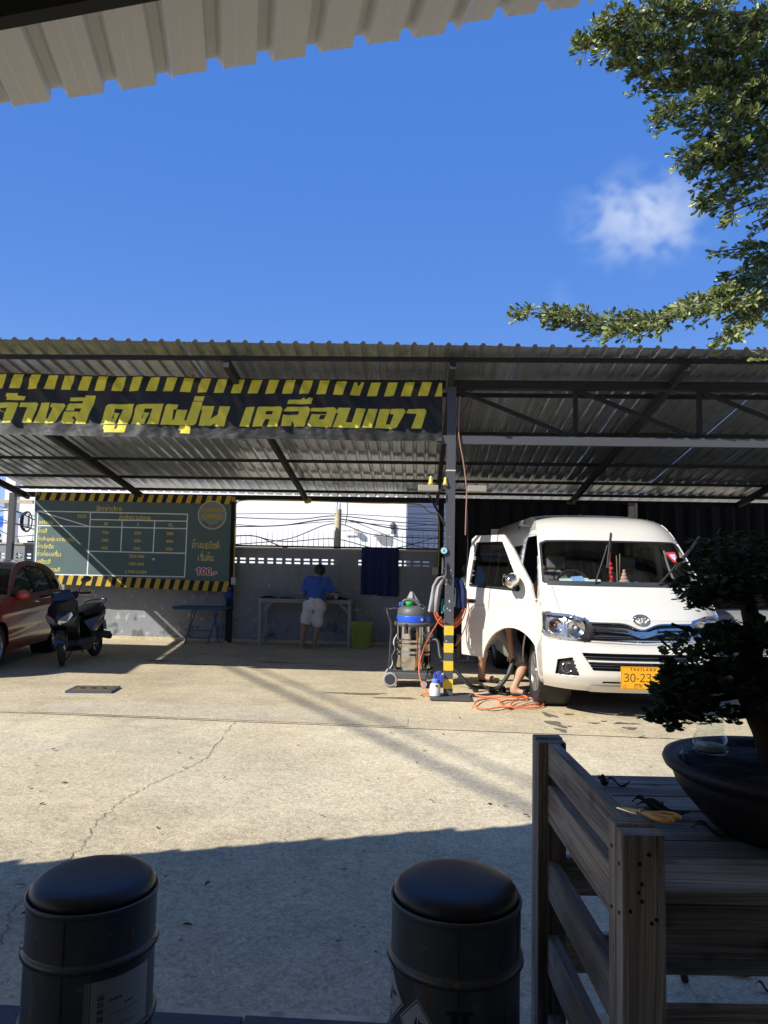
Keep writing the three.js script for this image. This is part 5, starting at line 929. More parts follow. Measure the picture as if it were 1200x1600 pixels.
// ------------------------------------------------------------ vacuum cleaner
const vacPos = V(-.04, .012, -9.62);
{
  const v = thing('vacuum_cleaner', 'steel drum wet vacuum cleaner with a blue banded head on a wheeled trolley', 'vacuum cleaner', [vacPos.x, .012, vacPos.z]); v.scale.setScalar(1.08);
  const R = .208, y0 = .17, y1 = .70;
  const tp = [[0, y0], [R - .01, y0], [R, y0 + .01]]; for (const h of [.245, .295, .375, .425]) tp.push([R, y0 + h - .055 - .006], [R + .005, y0 + h - .055], [R, y0 + h - .055 + .006]); tp.push([R, y1], [R + .004, y1 + .01]);
  obj('tank', lathe(tp, 56), M.steel, v);
  obj('collar', lathe([[R, y1 - .005], [R + .022, y1], [R + .026, y1 + .03], [R + .01, y1 + .045], [R - .03, y1 + .045]], 56), M.plasticGrey, v);
  obj('motor_head', lathe([[R - .012, y1 + .12], [R - .010, y1 + .15], [R - .025, y1 + .20], [R - .06, y1 + .235], [.05, y1 + .245], [0, y1 + .245]], 56), M.plasticGrey, v);
  obj('blue_band', lathe([[R - .012, y1 + .042], [R - .004, y1 + .05], [R - .004, y1 + .112], [R - .012, y1 + .12]], 56), M.bluePlastic, v);
  obj('band_label', rb(.025, .03, .004, .001, .10, y1 + .08, Math.sqrt((R - .004) ** 2 - .1 ** 2) + .002, 0, .5), M.white, v);
  obj('head_handle', tube([[-.13, y1 + .22, .08], [-.12, y1 + .29, .08], [.0, y1 + .30, .10], [.08, y1 + .24, .12]], .02, 24, 8), M.plasticGrey, v);
  obj('switch_panel', rb(.08, .05, .05, .012, -.14, y1 + .25, .04), M.bluePlastic, v);
  obj('latch', [rb(.04, .11, .025, .006, -.09, y1 - .03, R - .0), rb(.02, .05, .04, .005, -.09, y1 + .01, R + .015)], M.plasticDark, v);
  obj('name_plate', rb(.13, .018, .006, .003, -.085, .545, Math.sqrt(R * R - .085 ** 2) + .0, 0, -.4), M.plasticDark, v);
  obj('inlet', [cy(.05, .055, .05, .16, .56, .13, Math.PI / 2, 0, 0).rotateY(0), place(new THREE.CylinderGeometry(.04, .045, .12, 20), .19, .585, .14, 1.2, .8, 0)], M.plasticDark, v);
  obj('strap', tor(R + .006, .006, 0, .50, 0, Math.PI / 2, 0, 0, 50, 6), M.black, v);
  obj('trolley', [ext([[-.29, -.20], [.20, -.22], [.25, -.12], [.25, .14], [.18, .22], [-.29, .20]], .055, .012).rotateX(-Math.PI / 2).translate(0, .105, 0)], M.plasticGrey, v);
  obj('trolley_lip', ext([[-.29, -.20], [.20, -.22], [.25, -.12], [.25, .14], [.18, .22], [-.29, .20]], .02, .004, [[[-.26, -.17], [.18, -.19], [.22, -.10], [.22, .12], [.16, .19], [-.26, .17]]]).rotateX(-Math.PI / 2).translate(0, .17, 0), M.plasticDark, v);
  for (const z of [-.22, .22]) { const w = new THREE.Group(); w.name = 'rear_wheel'; v.add(w); w.position.set(-.26, .085, z); obj('tyre', tor(.07, .015, 0, 0, 0, 0, 0, 0, 32, 8), M.greyCloth, w); obj('hub', cy(.06, .06, .025, 0, 0, 0, Math.PI / 2), M.plasticDark, w); }
  for (const z of [-.16, .20]) { const w = new THREE.Group(); w.name = 'caster'; v.add(w); w.position.set(.13, .04, z); obj('fork', rb(.05, .06, .05, .01, 0, .04, 0), M.plasticDark, w); obj('roller', cy(.038, .038, .03, 0, 0, .015, Math.PI / 2), M.greyCloth, w); }
  obj('push_handle', tube([[-.28, .16, -.16], [-.27, .45, -.16], [-.265, .70, -.16], [-.31, .86, -.16], [-.26, .885, -.16], [-.20, .885, -.16], [-.14, .885, -.15]], .014, 50), M.plasticDark, v);
  obj('push_handle', tube([[-.28, .16, .16], [-.27, .45, .16], [-.265, .70, .16], [-.31, .86, .16], [-.315, .89, .06], [-.315, .89, -.06], [-.31, .86, -.16]], .012, 50), M.plasticDark, v);
  obj('power_cord', tube([[-.19, .60, .09], [-.23, .52, .1], [-.22, .42, .13], [-.255, .34, .14], [-.24, .26, .15], [-.27, .2, .17]], .008, 30), M.offwhite, v);
  // things lying on the head
  obj('green_cap', lathe([[0, 0], [.042, 0], [.045, .045], [.04, .052], [0, .052]], 24).translate(-.05, y1 + .235, .1), M.green, v);
  const rg = thing('grey_cloth', 'grey cloth draped to a point on top of the vacuum cleaner', 'cloth', [vacPos.x - .03, .012 + y1 + .25, vacPos.z + .02]);
  obj('cloth', sheet((a, h, o) => { const r = .02 + .10 * (1 - h) * (1 + .35 * Math.sin(a * 4 + h * 2)); o.set(Math.cos(a) * r + .02 * (1 - h), h * .24 + .0, Math.sin(a) * r); }, 0, 6.283, 0, 1, .12), M.greyCloth, rg);
  const nz = thing('vacuum_nozzle', 'black flat vacuum nozzle lying on the vacuum head', 'nozzle', [vacPos.x + .1, .012 + y1 + .25, vacPos.z + .06]);
  obj('nozzle', [hull([[-.06, 0, .03], [.12, -.02, .06], [.12, .03, .02], [-.06, .06, 0], [.13, -.02, -.06], [-.05, .0, -.05], [.0, .09, 0]]), place(new THREE.CylinderGeometry(.025, .03, .12, 14), -.08, .05, 0, 0, 0, 1.2)], M.black, nz); obj('clip', [bx(.02, .08, .02, -.03, .0, .07, .3), bx(.012, .07, .012, .02, .0, .075, .3)], M.offwhite, nz);
  // suction hose to the worker's hand
  const hp = [V(vacPos.x + .2, .60, vacPos.z + .17), V(vacPos.x + .30, .60, vacPos.z + .22), atZ(690, 1030, -9.25), atZ(712, 1048, -9.2), atZ(735, 1066, -9.15).setY(.09), atY(757, 1074, .05).setY(.05), atZ(778, 1070, -9.0).setY(.1), atZ(793, 1056, -9.02), atZ(800, 1040, -9.05), atZ(803, 1030, -9.07)];
  const hs = thing('suction_hose', 'ribbed black vacuum hose sagging from the vacuum to the worker hand', 'hose');
  const pts = new THREE.CatmullRomCurve3(hp).getPoints(160); const tg = new THREE.TubeGeometry(new THREE.CatmullRomCurve3(hp), 300, .024, 12);
  { const p = tg.attributes.position, n = tg.attributes.normal; for (let i = 0; i < p.count; i++) { const k = Math.floor(i / 13) % 2 ? .0022 : -.0015; p.setXYZ(i, p.getX(i) + n.getX(i) * k, p.getY(i) + n.getY(i) * k, p.getZ(i) + n.getZ(i) * k); } }
  obj('hose', tg, M.hose, hs); obj('cuff', straight(pts[0], pts[5], .034, 16), M.plasticDark, hs); obj('tool', straight(pts[128], pts[160], .03, 16, .026), M.plasticDark, hs);
}
{ // pump sprayer beside the post
  const c = atY(681, 1088, .045), b = thing('pump_sprayer', 'white foam sprayer bottle with a blue pump head at the banded post', 'sprayer', [c.x - .01, .046, -8.6]);
  obj('bottle', lathe([[0, 0], [.056, 0], [.062, .012], [.062, .10], [.055, .13], [.036, .15], [.034, .165], [0, .165]], 30), M.white, b); obj('collar', lathe([[.04, .15], [.042, .18], [.03, .20], [0, .2]], 24), std(.13, .2, .5, .5), b);
  obj('pump', [cy(.022, .026, .06, 0, .22, 0), rb(.05, .11, .05, .015, .045, .23, 0), rb(.04, .09, .03, .01, .075, .20, .02, 0, 0, .1), cy(.01, .012, .06, 0, .245, 0)], std(.03, .06, .35, .45), b); obj('nozzle', [straight([-.02, .22, 0], [-.1, .215, .01], .012), cy(.02, .02, .02, -.105, .215, .012, 0, 0, Math.PI / 2)], M.plasticDark, b); obj('knob', sp(.014, .015, .125, .06), M.black, b);
}
{ // hose reel, cloths and gauge on the post
  const x = .38, z = -8.62, zc = -8.83, c = thing('air_hose_coil', 'coiled orange air hose hung behind the steel post', 'hose', [x, 1.2, zc]);
  const lp = (k) => { const w = .175 + .012 * (k % 3), h = .27 + .012 * k, pts = []; for (let i = 0; i < 16; i++) { const a = i / 16 * 6.283; pts.push([Math.sin(a) * w + .01 * Math.sin(k * 3), -h * .42 + Math.cos(a) * h * (Math.cos(a) < 0 ? .95 : .75) + .05, -.02 + .014 * ((k * 5) % 7) + .01 * Math.sin(a * 2 + k)]); } return tube(pts, .0068, 64, 6, true); };
  for (let k = 0; k < 6; k++) obj('loop', lp(k), M.orange, c);
  obj('wide_loop', tube([[.14, .05, .02], [.21, -.05, .03], [.235, -.2, .03], [.2, -.36, .02], [.13, -.52, .02], [.08, -.6, 0]], .0065, 40, 6), M.orange, c);
  const tail = [V(x - .1, .95, z + .04), atZ(668, 1000, -9.0), atZ(660, 1020, -9.25), atZ(655, 1040, -9.3), atZ(657, 1062, -9.1), atY(668, 1082, .03), atY(672, 1086, .03), atY(662, 1085, .025), atY(658, 1087, .025)];
  obj('tail', tube(tail.map((p) => p.clone().sub(V(x, 1.2, zc))), .0075, 90, 6), M.orange, c);
  const cl = (nm, lab, m, pts, w) => { const o = thing(nm, lab, 'cloth', [x, 0, z - .12]); obj('cloth', sheet((u, v, q) => { const i = clamp(v, 0, .999) * (pts.length - 1), a = Math.floor(i), t = i - a, p = pts[a], r = pts[a + 1]; q.set(mix(p[0], r[0], t) + (u - .5) * w * (1 + .3 * v), mix(p[1], r[1], t), mix(p[2], r[2], t) + .02 * Math.sin(u * 11) + .015 * Math.sin(v * 7 + u * 5)); }, 0, 1, 0, 1, .07, null, .005), m, o); };
  cl('grey_rag', 'long pale grey rag hanging over the orange hose coil', M.greyCloth, [[-.02, 1.42, .03], [-.10, 1.40, .05], [-.15, 1.3, .05], [-.17, 1.15, .05], [-.19, 1.0, .05]], .09);
  cl('navy_rag', 'dark navy rag hanging on the right side of the post', M.blueTowel, [[.04, 1.40, .02], [.10, 1.36, .03], [.14, 1.25, .03], [.14, 1.05, .02]], .10);
  cl('black_rag', 'black rag hanging behind the orange hose coil', M.blackCloth, [[-.05, 1.40, -.03], [-.09, 1.35, -.03], [-.10, 1.2, -.03], [-.09, 1.1, -.03]], .12);
  cl('teal_rag', 'small teal rag stuck behind the post', std(.03, .28, .27, .9), [[-.07, 1.15, .0], [-.075, 1.1, .0], [-.07, 1.02, .0], [-.07, .98, 0]], .035);
  const g = thing('pressure_gauge', 'round pale blue pressure gauge fixed to the steel post', 'gauge', [x - .075, 1.715, z - .02]);
  obj('case', cy(.045, .045, .03, 0, 0, 0, Math.PI / 2, 0, 0, 28), M.plasticDark, g); obj('dial', place(new THREE.CircleGeometry(.036, 24), 0, 0, .0165), std(.35, .66, .68, .6), g); obj('needle', [bx(.004, .03, .002, .002, .008, .019, 0, 0, -.5), bx(.02, .004, .002, 0, -.01, .019)], M.black, g);
  const gun = thing('blow_gun', 'metal air gun hanging on the steel post', 'air gun', [x - .09, 1.5, z + .02]); obj('body', [straight([0, -.06, 0], [.005, .1, 0], .013), straight([0, .1, 0], [-.0, .13, .0], .008), straight([.005, .02, 0], [.05, -.02, 0], .01)], M.plasticGrey, gun); obj('fitting', [cy(.014, .014, .04, .02, -.09, 0), cy(.01, .01, .05, .035, -.05, 0)], M.chrome, gun);
}
{ // orange hose lying in loops by the van wheel
  const h = thing('ground_hose', 'orange air hose lying in loose loops on the concrete by the van wheel', 'hose');
  const P = (l) => l.map(([a, b], i) => atY(a, b, .022).setY(.022 + .008 * (i % 3)));
  obj('loop', tube(P([[662, 1084], [700, 1085], [733, 1086], [752, 1088], [776, 1090], [800, 1091], [822, 1090], [845, 1093], [851, 1099], [842, 1105], [815, 1107], [785, 1107], [755, 1108], [742, 1104], [745, 1098], [760, 1092], [772, 1091], [780, 1096], [788, 1104], [798, 1107]]), .0095, 200, 6), M.orange, h);
  obj('loop', tube(P([[798, 1107], [799, 1100], [808, 1096], [820, 1094], [824, 1091], [818, 1089], [806, 1093], [790, 1096], [781, 1101], [794, 1105], [815, 1104], [838, 1102], [848, 1098], [840, 1094]]), .0095, 140, 6), M.orange, h);
  obj('thin_cord', tube(P([[762, 1110], [775, 1112], [790, 1110], [800, 1106], [825, 1100], [834, 1099], [832, 1103]]), .004, 60, 5), M.black, h);
  obj('line_under_van', tube([atY(835, 1100, .02), atY(870, 1085, .02), atY(905, 1078, .02), atY(930, 1082, .02), atY(945, 1092, .02)], .006, 40, 6), std(.3, .08, .05, .6), h);
}
{ // drain cover
  const c = atY(146, 1079, .004), d = thing('drain_cover', 'square rusty drain cover in the concrete floor', 'cover', [c.x, .004, c.z], .12); d.scale.set(.78, 1, .66);
  obj('frame', [bx(.66, .03, .05, 0, .012, -.27), bx(.66, .03, .05, 0, .012, .27), bx(.05, .03, .49, -.305, .012, 0), bx(.05, .03, .49, .305, .012, 0)], M.plasticGrey, d);
  obj('lid', uvm(rb(.55, .03, .48, .006, 0, .012, 0)), std(.20, .17, .13, .9, 0, { map: M.conc.map }), d); for (const x of [-.16, 0, .16]) obj('ring_handle', tor(.035, .008, x, .03, .0, Math.PI / 2, 0, 0, 20, 6), M.black, d);
}
// ------------------------------------------------------------ people: one skinned surface from tapered bones, clothes as children
function field(bones, k) {   // smooth union of tapered capsules
  const B = bones.map((b) => { const [a, c, ra, rc] = b, d = [c[0] - a[0], c[1] - a[1], c[2] - a[2]]; return [a, d, Math.max(1e-6, d[0] * d[0] + d[1] * d[1] + d[2] * d[2]), ra, rc, b[4] || 1]; });
  return (x, y, z) => {
    let s = 0, m = 1e9;
    for (const [a, d, l, ra, rc, fl] of B) {
      const px_ = x - a[0], py = y - a[1], pz = z - a[2], t = clamp((px_ * d[0] + py * d[1] + pz * d[2]) / l);
      const qx = px_ - d[0] * t, qy = py - d[1] * t, qz = (pz - d[2] * t) / fl, r = Math.sqrt(qx * qx + qy * qy + qz * qz) - (ra + (rc - ra) * t);
      if (r < m) m = r; if (r < .12) s += Math.exp(-r / k);
    }
    return m > .1 ? m : -k * Math.log(s);
  };
}
function blobMesh(f, lo, hi, cell) {
  const size = Math.max(hi[0] - lo[0], hi[1] - lo[1], hi[2] - lo[2]) + cell * 6, res = Math.ceil(size / cell), c = [0, 1, 2].map((i) => (lo[i] + hi[i]) / 2), half = res / 2;
  const mcb = new MarchingCubes(res, new THREE.MeshBasicMaterial(), false, false, 90000); mcb.isolation = 0;
  const sc = size / 2; mcb.field.fill(-1);
  const rg = [0, 1, 2].map((i) => [Math.max(0, Math.floor(((lo[i] - .03 - c[i]) / sc) * half + half)), Math.min(res - 1, Math.ceil(((hi[i] + .03 - c[i]) / sc) * half + half))]);
  for (let k = rg[2][0]; k <= rg[2][1]; k++) for (let j = rg[1][0]; j <= rg[1][1]; j++) for (let i = rg[0][0]; i <= rg[0][1]; i++)
    mcb.field[k * res * res + j * res + i] = -f(c[0] + (i - half) / half * sc, c[1] + (j - half) / half * sc, c[2] + (k - half) / half * sc);
  mcb.update();
  const n = mcb.count, g = new THREE.BufferGeometry();
  g.setAttribute('position', new THREE.BufferAttribute(mcb.positionArray.slice(0, n * 3), 3));
  let q = mergeVertices(g, 1e-5); q.scale(sc, sc, sc); q.translate(...c); q.computeVertexNormals();
  const p = q.attributes.position, nn = q.attributes.normal; const e = .004; // outward normals from the field
  for (let i = 0; i < p.count; i++) { const x = p.getX(i), y = p.getY(i), z = p.getZ(i); const v = V(f(x + e, y, z) - f(x - e, y, z), f(x, y + e, z) - f(x, y - e, z), f(x, y, z + e) - f(x, y, z - e)).normalize(); nn.setXYZ(i, v.x, v.y, v.z); }
  return q;
}
const bbox = (bones) => { const lo = [9, 9, 9], hi = [-9, -9, -9]; for (const [a, c, ra, rc, fl] of bones) for (const [p, r] of [[a, ra], [c, rc]]) for (let i = 0; i < 3; i++) { const q = r * (i === 2 ? Math.max(1, fl || 1) : 1); lo[i] = Math.min(lo[i], p[i] - q); hi[i] = Math.max(hi[i], p[i] + q); } return [lo, hi]; };
const layer = (bones, k, cell) => { const [lo, hi] = bbox(bones); return blobMesh(field(bones, k), lo, hi, cell); };
const L3 = (a, b, t) => [mix(a[0], b[0], t), mix(a[1], b[1], t), mix(a[2], b[2], t)];
function handBones(w, dir, up, s) {   // wrist, pointing direction, back-of-hand direction, mirror
  const d = V(...dir).normalize(), n = V(...up).normalize(), r = new THREE.Vector3().crossVectors(d, n).normalize().multiplyScalar(s); n.crossVectors(r, d).normalize().multiplyScalar(s);
  const P = (a, b, c) => [w[0] + d.x * a + r.x * b + n.x * c, w[1] + d.y * a + r.y * b + n.y * c, w[2] + d.z * a + r.z * b + n.z * c], B = [[P(0, 0, 0), P(.045, -.016, 0), .021, .019], [P(0, 0, 0), P(.045, .016, 0), .021, .018], [P(.04, -.02, 0), P(.04, .02, 0), .017, .016]];
  [[-.028, .066], [-.009, .075], [.010, .070], [.028, .055]].forEach(([o, l]) => { B.push([P(.06, o, 0), P(.06 + l * .55, o * 1.15, -.012), .0095, .009], [P(.06 + l * .55, o * 1.15, -.012), P(.06 + l * .8, o * 1.15, -.042), .009, .0075]); });
  B.push([P(.01, -.02, 0), P(.04, -.052, -.012), .012, .010], [P(.04, -.052, -.012), P(.066, -.056, -.026), .010, .008]);
  return B;
}
function person(label, pos, j, look, group) {
  const o = thing('person', label, 'person', pos);
  const B = [[L3(j.hip, j.chest, .0), L3(j.hip, j.chest, .5), .125, .125, .8], [L3(j.hip, j.chest, .5), j.chest, .125, .14, .75], [j.shL, j.shR, .07, .07], [j.chest, j.neck, .075, .055], [j.neck, j.head, .052, .07], [j.head, [j.head[0] + j.face[0] * .015, j.head[1] + .02, j.head[2] + j.face[2] * .015], .092, .094],
    [[j.head[0] + j.face[0] * .035, j.head[1] - .045, j.head[2] + j.face[2] * .035], [j.head[0] + j.face[0] * .05, j.head[1] - .06, j.head[2] + j.face[2] * .05], .06, .045], [[j.head[0] + j.face[0] * .09, j.head[1] - .01, j.head[2] + j.face[2] * .09], [j.head[0] + j.face[0] * .108, j.head[1] - .03, j.head[2] + j.face[2] * .108], .012, .013]];
  const ex = [-j.face[2], 0, j.face[0]]; for (const s of [-1, 1]) B.push([[j.head[0] + ex[0] * s * .088, j.head[1], j.head[2] + ex[2] * s * .088], [j.head[0] + ex[0] * s * .098, j.head[1] - .03, j.head[2] + ex[2] * s * .098], .02, .014]);
  for (const q of ['L', 'R']) { B.push([j['sh' + q], j['el' + q], .054, .042], [j['el' + q], j['wr' + q], .042, .027], [j['hp' + q], j['kn' + q], .085, .058], [j['kn' + q], L3(j['kn' + q], j['an' + q], .35), .056, .057], [L3(j['kn' + q], j['an' + q], .35), j['an' + q], .056, .034], [j['an' + q], [j['an' + q][0], j['an' + q][1] - .03, j['an' + q][2]], .036, .035], [[j['an' + q][0], j['an' + q][1] - .035, j['an' + q][2]], j['to' + q], .036, .028], [j.hip, j['hp' + q], .11, .095]); }
  const [lo, hi] = bbox(B);
  const parts = [blobMesh(field(B, .014), lo, hi, .013)];
  for (const q of ['L', 'R']) { const hb = handBones(j['wr' + q], j['hd' + q] || [j['wr' + q][0] - j['el' + q][0], j['wr' + q][1] - j['el' + q][1], j['wr' + q][2] - j['el' + q][2]], j['up' + q] || [0, 1, .2], q === 'L' ? 1 : -1); parts.push(layer(hb, .003, .0045)); }
  obj('body', parts, look.skin, o);
  const sl = look.sleeve ?? .62, S = [[L3(j.hip, j.chest, -.12), L3(j.hip, j.chest, .45), .152, .142, .82], [L3(j.hip, j.chest, .45), j.chest, .142, .155, .78], [j.shL, j.shR, .070, .070], [L3(j.chest, j.neck, .1), L3(j.chest, j.neck, .55), .10, .066]];
  for (const q of ['L', 'R']) S.push([j['sh' + q], L3(j['sh' + q], j['el' + q], sl), .072, .066]);
  { const f = field(S, .03), wr = (x, y, z) => f(x, y, z) + .009 * Math.sin(x * 30 + y * 24 + 2 * Math.sin(y * 9)) * Math.sin(y * 37 - x * 14 + z * 17); const [a, b] = bbox(S); obj('shirt', blobMesh(wr, a, b, .014), look.shirt, o); }
  const th = look.short ?? .8, P = [[j.hip, L3(j.hip, j.chest, .22), .138, .135, .85]];
  for (const q of ['L', 'R']) P.push([j.hip, j['hp' + q], .13, .115], [j['hp' + q], L3(j['hp' + q], j['kn' + q], th), .108, look.flare || .092]);
  { const f = field(P, .025), ks = ['L', 'R'].map((q) => { const a = j['hp' + q], b = L3(a, j['kn' + q], th), d = V(b[0] - a[0], b[1] - a[1], b[2] - a[2]).normalize(); return [b, d]; }), wr = (x, y, z) => { let c = 1e9; for (const [b, d] of ks) { c = Math.min(c, (x - b[0]) * d.x + (y - b[1]) * d.y + (z - b[2]) * d.z - .01); } return Math.max(f(x, y, z) + .008 * Math.sin(y * 22 + x * 34 + Math.sin(x * 12)), c); }; const [a, b] = bbox(P); obj('shorts', blobMesh(wr, a, b, .014), look.shorts, o); }
  const hr = []; { const h = j.head, F = j.face; hr.push([[h[0] - F[0] * .012, h[1] + .03, h[2] - F[2] * .012], [h[0] + F[0] * .03, h[1] + .045, h[2] + F[2] * .03], .099, .085], [[h[0] - F[0] * .03, h[1] - .01, h[2] - F[2] * .03], [h[0] - F[0] * .045, h[1] - .06, h[2] - F[2] * .045], .085, .06]); } obj('hair', layer(hr, .02, .012), M.hair, o);
  for (const q of ['L', 'R']) { const a = j['an' + q], t = j['to' + q], d = V(t[0] - a[0], 0, t[2] - a[2]).normalize(), m = V((a[0] + t[0]) / 2, 0, (a[2] + t[2]) / 2), y = Math.min(a[1] - .07, t[1] - .03), tilt = Math.atan2(a[1] - .045 - t[1], .2) * .6; const sh = new THREE.Group(); sh.name = 'sandal'; o.add(sh); sh.position.set(m.x, Math.max(y, .012) - .0, m.z); sh.rotation.y = Math.atan2(d.x, d.z);
    obj('sole', rb(.095, .022, .26, .01, 0, 0, .03), look.shoe, sh); obj('strap', place(new THREE.TorusGeometry(.046, .012, 8, 16, Math.PI), 0, .01, .07).scale(1, 1.05, 1.6).translate(0, 0, -.04), look.shoe, sh); }
  return o;
}
{ // man at the work table, back to the viewer
  const w = atY(493, 1010, .012);
  person('person in a blue shirt and pale shorts bent over the work table', [w.x, .012, -13.62], {
    hip: [0, .80, 0], chest: [.04, 1.15, -.04], neck: [.055, 1.31, -.08], head: [.07, 1.425, -.13], face: [0, 0, -1],
    shL: [-.125, 1.225, -.06], elL: [-.23, 1.0, -.08], wrL: [-.17, .93, -.30], shR: [.205, 1.225, -.06], elR: [.33, 1.0, -.09], wrR: [.22, .93, -.31],
    hpL: [-.085, .76, 0], knL: [-.17, .43, .0], anL: [-.20, .085, .04], toL: [-.225, .04, -.10], hpR: [.085, .76, 0], knR: [.06, .43, -.02], anR: [.02, .085, .0], toR: [.03, .04, -.15],
    upL: [0, 1, 0], upR: [0, 1, 0], hdL: [.2, -.25, -1], hdR: [-.2, -.25, -1] }, { skin: M.skin2, shirt: M.blueShirt, shorts: M.whiteShort, shoe: std(.55, .42, .38, .8), sleeve: .75, short: .92, flare: .10 });
  // man in a white shirt beside the curtain, one foot lifted
  const a = atY(717, 1032, .012);
  person('person in a white shirt and black shorts behind the steel post lifting one foot', [a.x + .02, .012, -12.3], {
    hip: [.03, .83, 0], chest: [.06, 1.17, .02], neck: [.10, 1.36, .02], head: [.14, 1.47, .02], face: [1, 0, 0],
    shL: [.07, 1.28, -.16], elL: [.22, 1.06, -.2], wrL: [.42, 1.0, -.1], shR: [.07, 1.28, .19], elR: [.27, 1.08, .2], wrR: [.48, 1.04, .1],
    hpL: [.03, .78, .085], knL: [.0, .44, .08], anL: [-.02, .09, .06], toL: [.13, .04, .08], hpR: [.05, .78, -.085], knR: [.36, .48, -.08], anR: [.22, .28, -.10], toR: [.34, .18, -.10],
    hdL: [1, 0, .2], hdR: [1, 0, -.2] }, { skin: M.skin2, shirt: M.whiteShirt, shorts: M.blackCloth, shoe: M.offwhite, sleeve: .7, short: .85 });
  // worker behind the open door with the suction hose
  const o = V(1.05, .012, -9.52), rel = (p) => [p.x - o.x, p.y - o.y, p.z - o.z];
  const f1 = atY(752, 1064, .012), f2 = atY(803, 1086, .012), k1 = atZ(755, 1006, -9.95), k2 = atZ(818, 1040, -9.12), h1 = atZ(800, 1033, -9.06), h2 = atZ(846, 893, -8.72);
  const up = (p, y) => { const q = rel(p); return [q[0], y, q[2]]; };
  person('person in grey shorts leaning into the van behind its open door holding the hose', [o.x, o.y, o.z], {
    hip: [.02, .80, -.10], chest: [.16, 1.10, .18], neck: [.24, 1.24, .34], head: [.30, 1.30, .43], face: [.55, 0, .83],
    shL: [.30, 1.17, .14], elL: [.38, 1.22, .45], wrL: rel(h2), shR: [.06, 1.13, .32], elR: [.07, .80, .40], wrR: [rel(h1)[0] + .0, rel(h1)[1] + .07, rel(h1)[2] - .03],
    hpL: [.06, .74, -.05], knL: rel(k2), anL: up(f2, .085), toL: [rel(f2)[0] + .12, .04, rel(f2)[2] + .06], hpR: [-.05, .74, -.15], knR: rel(k1), anR: up(f1, .085), toR: [rel(f1)[0] + .14, .04, rel(f1)[2] + .08],
    hdR: [.1, -1, .2], upR: [-.2, .2, 1], hdL: [.1, .6, .7] }, { skin: M.skin, shirt: M.darkShirt, shorts: M.greyShort, shoe: M.blackCloth, sleeve: .7, short: .85, flare: .10 });
  const sl = atY(780, 1084, .012), s = thing('slipper', 'empty black slipper on the concrete beside the hose loops', 'slipper', [sl.x, .012, sl.z], .9);
  obj('sole', rb(.10, .025, .25, .012, 0, .014, 0), M.black, s); obj('strap', place(new THREE.TorusGeometry(.048, .014, 8, 18, Math.PI).scale(1, 1.4, 2.2), 0, .02, .04), M.black, s);
}
// ------------------------------------------------------------ crate-like timber table with a slatted side, right foreground
{
  const t = thing('timber_plant_table', 'weathered timber plank table with a raised slatted side rail', 'table', [.425, 0, -1.566], .05);
  let n = 0;
  const board = (nm, w, h, d, x, y, z, grain) => { const g = uvm(rb(w, h, d, .004), 1, grain, rnd() * 7, rnd() * 7); const o = obj(nm, g, wood(n++), t); o.position.set(x + w / 2, y + h / 2, z - d / 2); return o; };
  const nail = cy(.004, .004, .002, 0, 0, 0, Math.PI / 2, 0, 0, 8);
  // posts, each of two uprights face to face
  for (const z of [0, -.80]) { board('post', .088, .952, .047, 0, 0, z, 'y'); board('post', .088, .957, .047, .0005, 0, z - .0485, 'y'); }
  // side rails
  for (const [a, b] of [[.95, .854], [.823, .713], [.594, .486], [.376, .262], [.145, .03]]) board('side_rail', .036, a - b, .90, .03, b, -.01 - .088 + .03 - .0, 'z').position.z = -.45 - .02;
  // top planks
  const e = [-.135, -.335, -.455, -.605, -.695, -.83, -.965, -1.065];
  for (let i = 0; i < e.length - 1; i++) { const o = board('top_plank', 1.75, .03, e[i] - e[i + 1] - .006, .085, .755 + rr(-.002, .002), e[i] - .003, 'x'); o.rotation.y = rr(-.003, .003); }
  // front, middle and back slats
  for (const [y0, y1] of [[.645, .752], [.41, .53], [.16, .28]]) { board('front_slat', 1.7, y1 - y0, .03, .09, y0, -.15, 'x'); }
  for (const [y0, y1] of [[.645, .752], [.395, .52], [.145, .27]]) board('back_slat', 1.7, y1 - y0, .03, .09, y0, -1.03, 'x');
  for (const z of [-.2, -.95]) board('leg', .09, .75, .05, 1.70, 0, z, 'y');
  for (let k = 0; k < 14; k++) { const m = obj('nail', nail, M.black, t); m.position.set(.012 + rnd() * .064, .45 + rnd() * .48, .0012); }
  for (const y of [.9, .77, .54, .32]) for (const z of [-.02, -.07]) { const m = obj('nail', nail, M.black, t); m.rotation.y = Math.PI / 2; m.position.set(-.001, y + rr(-.03, .03), z); }
}
const TY = .786;
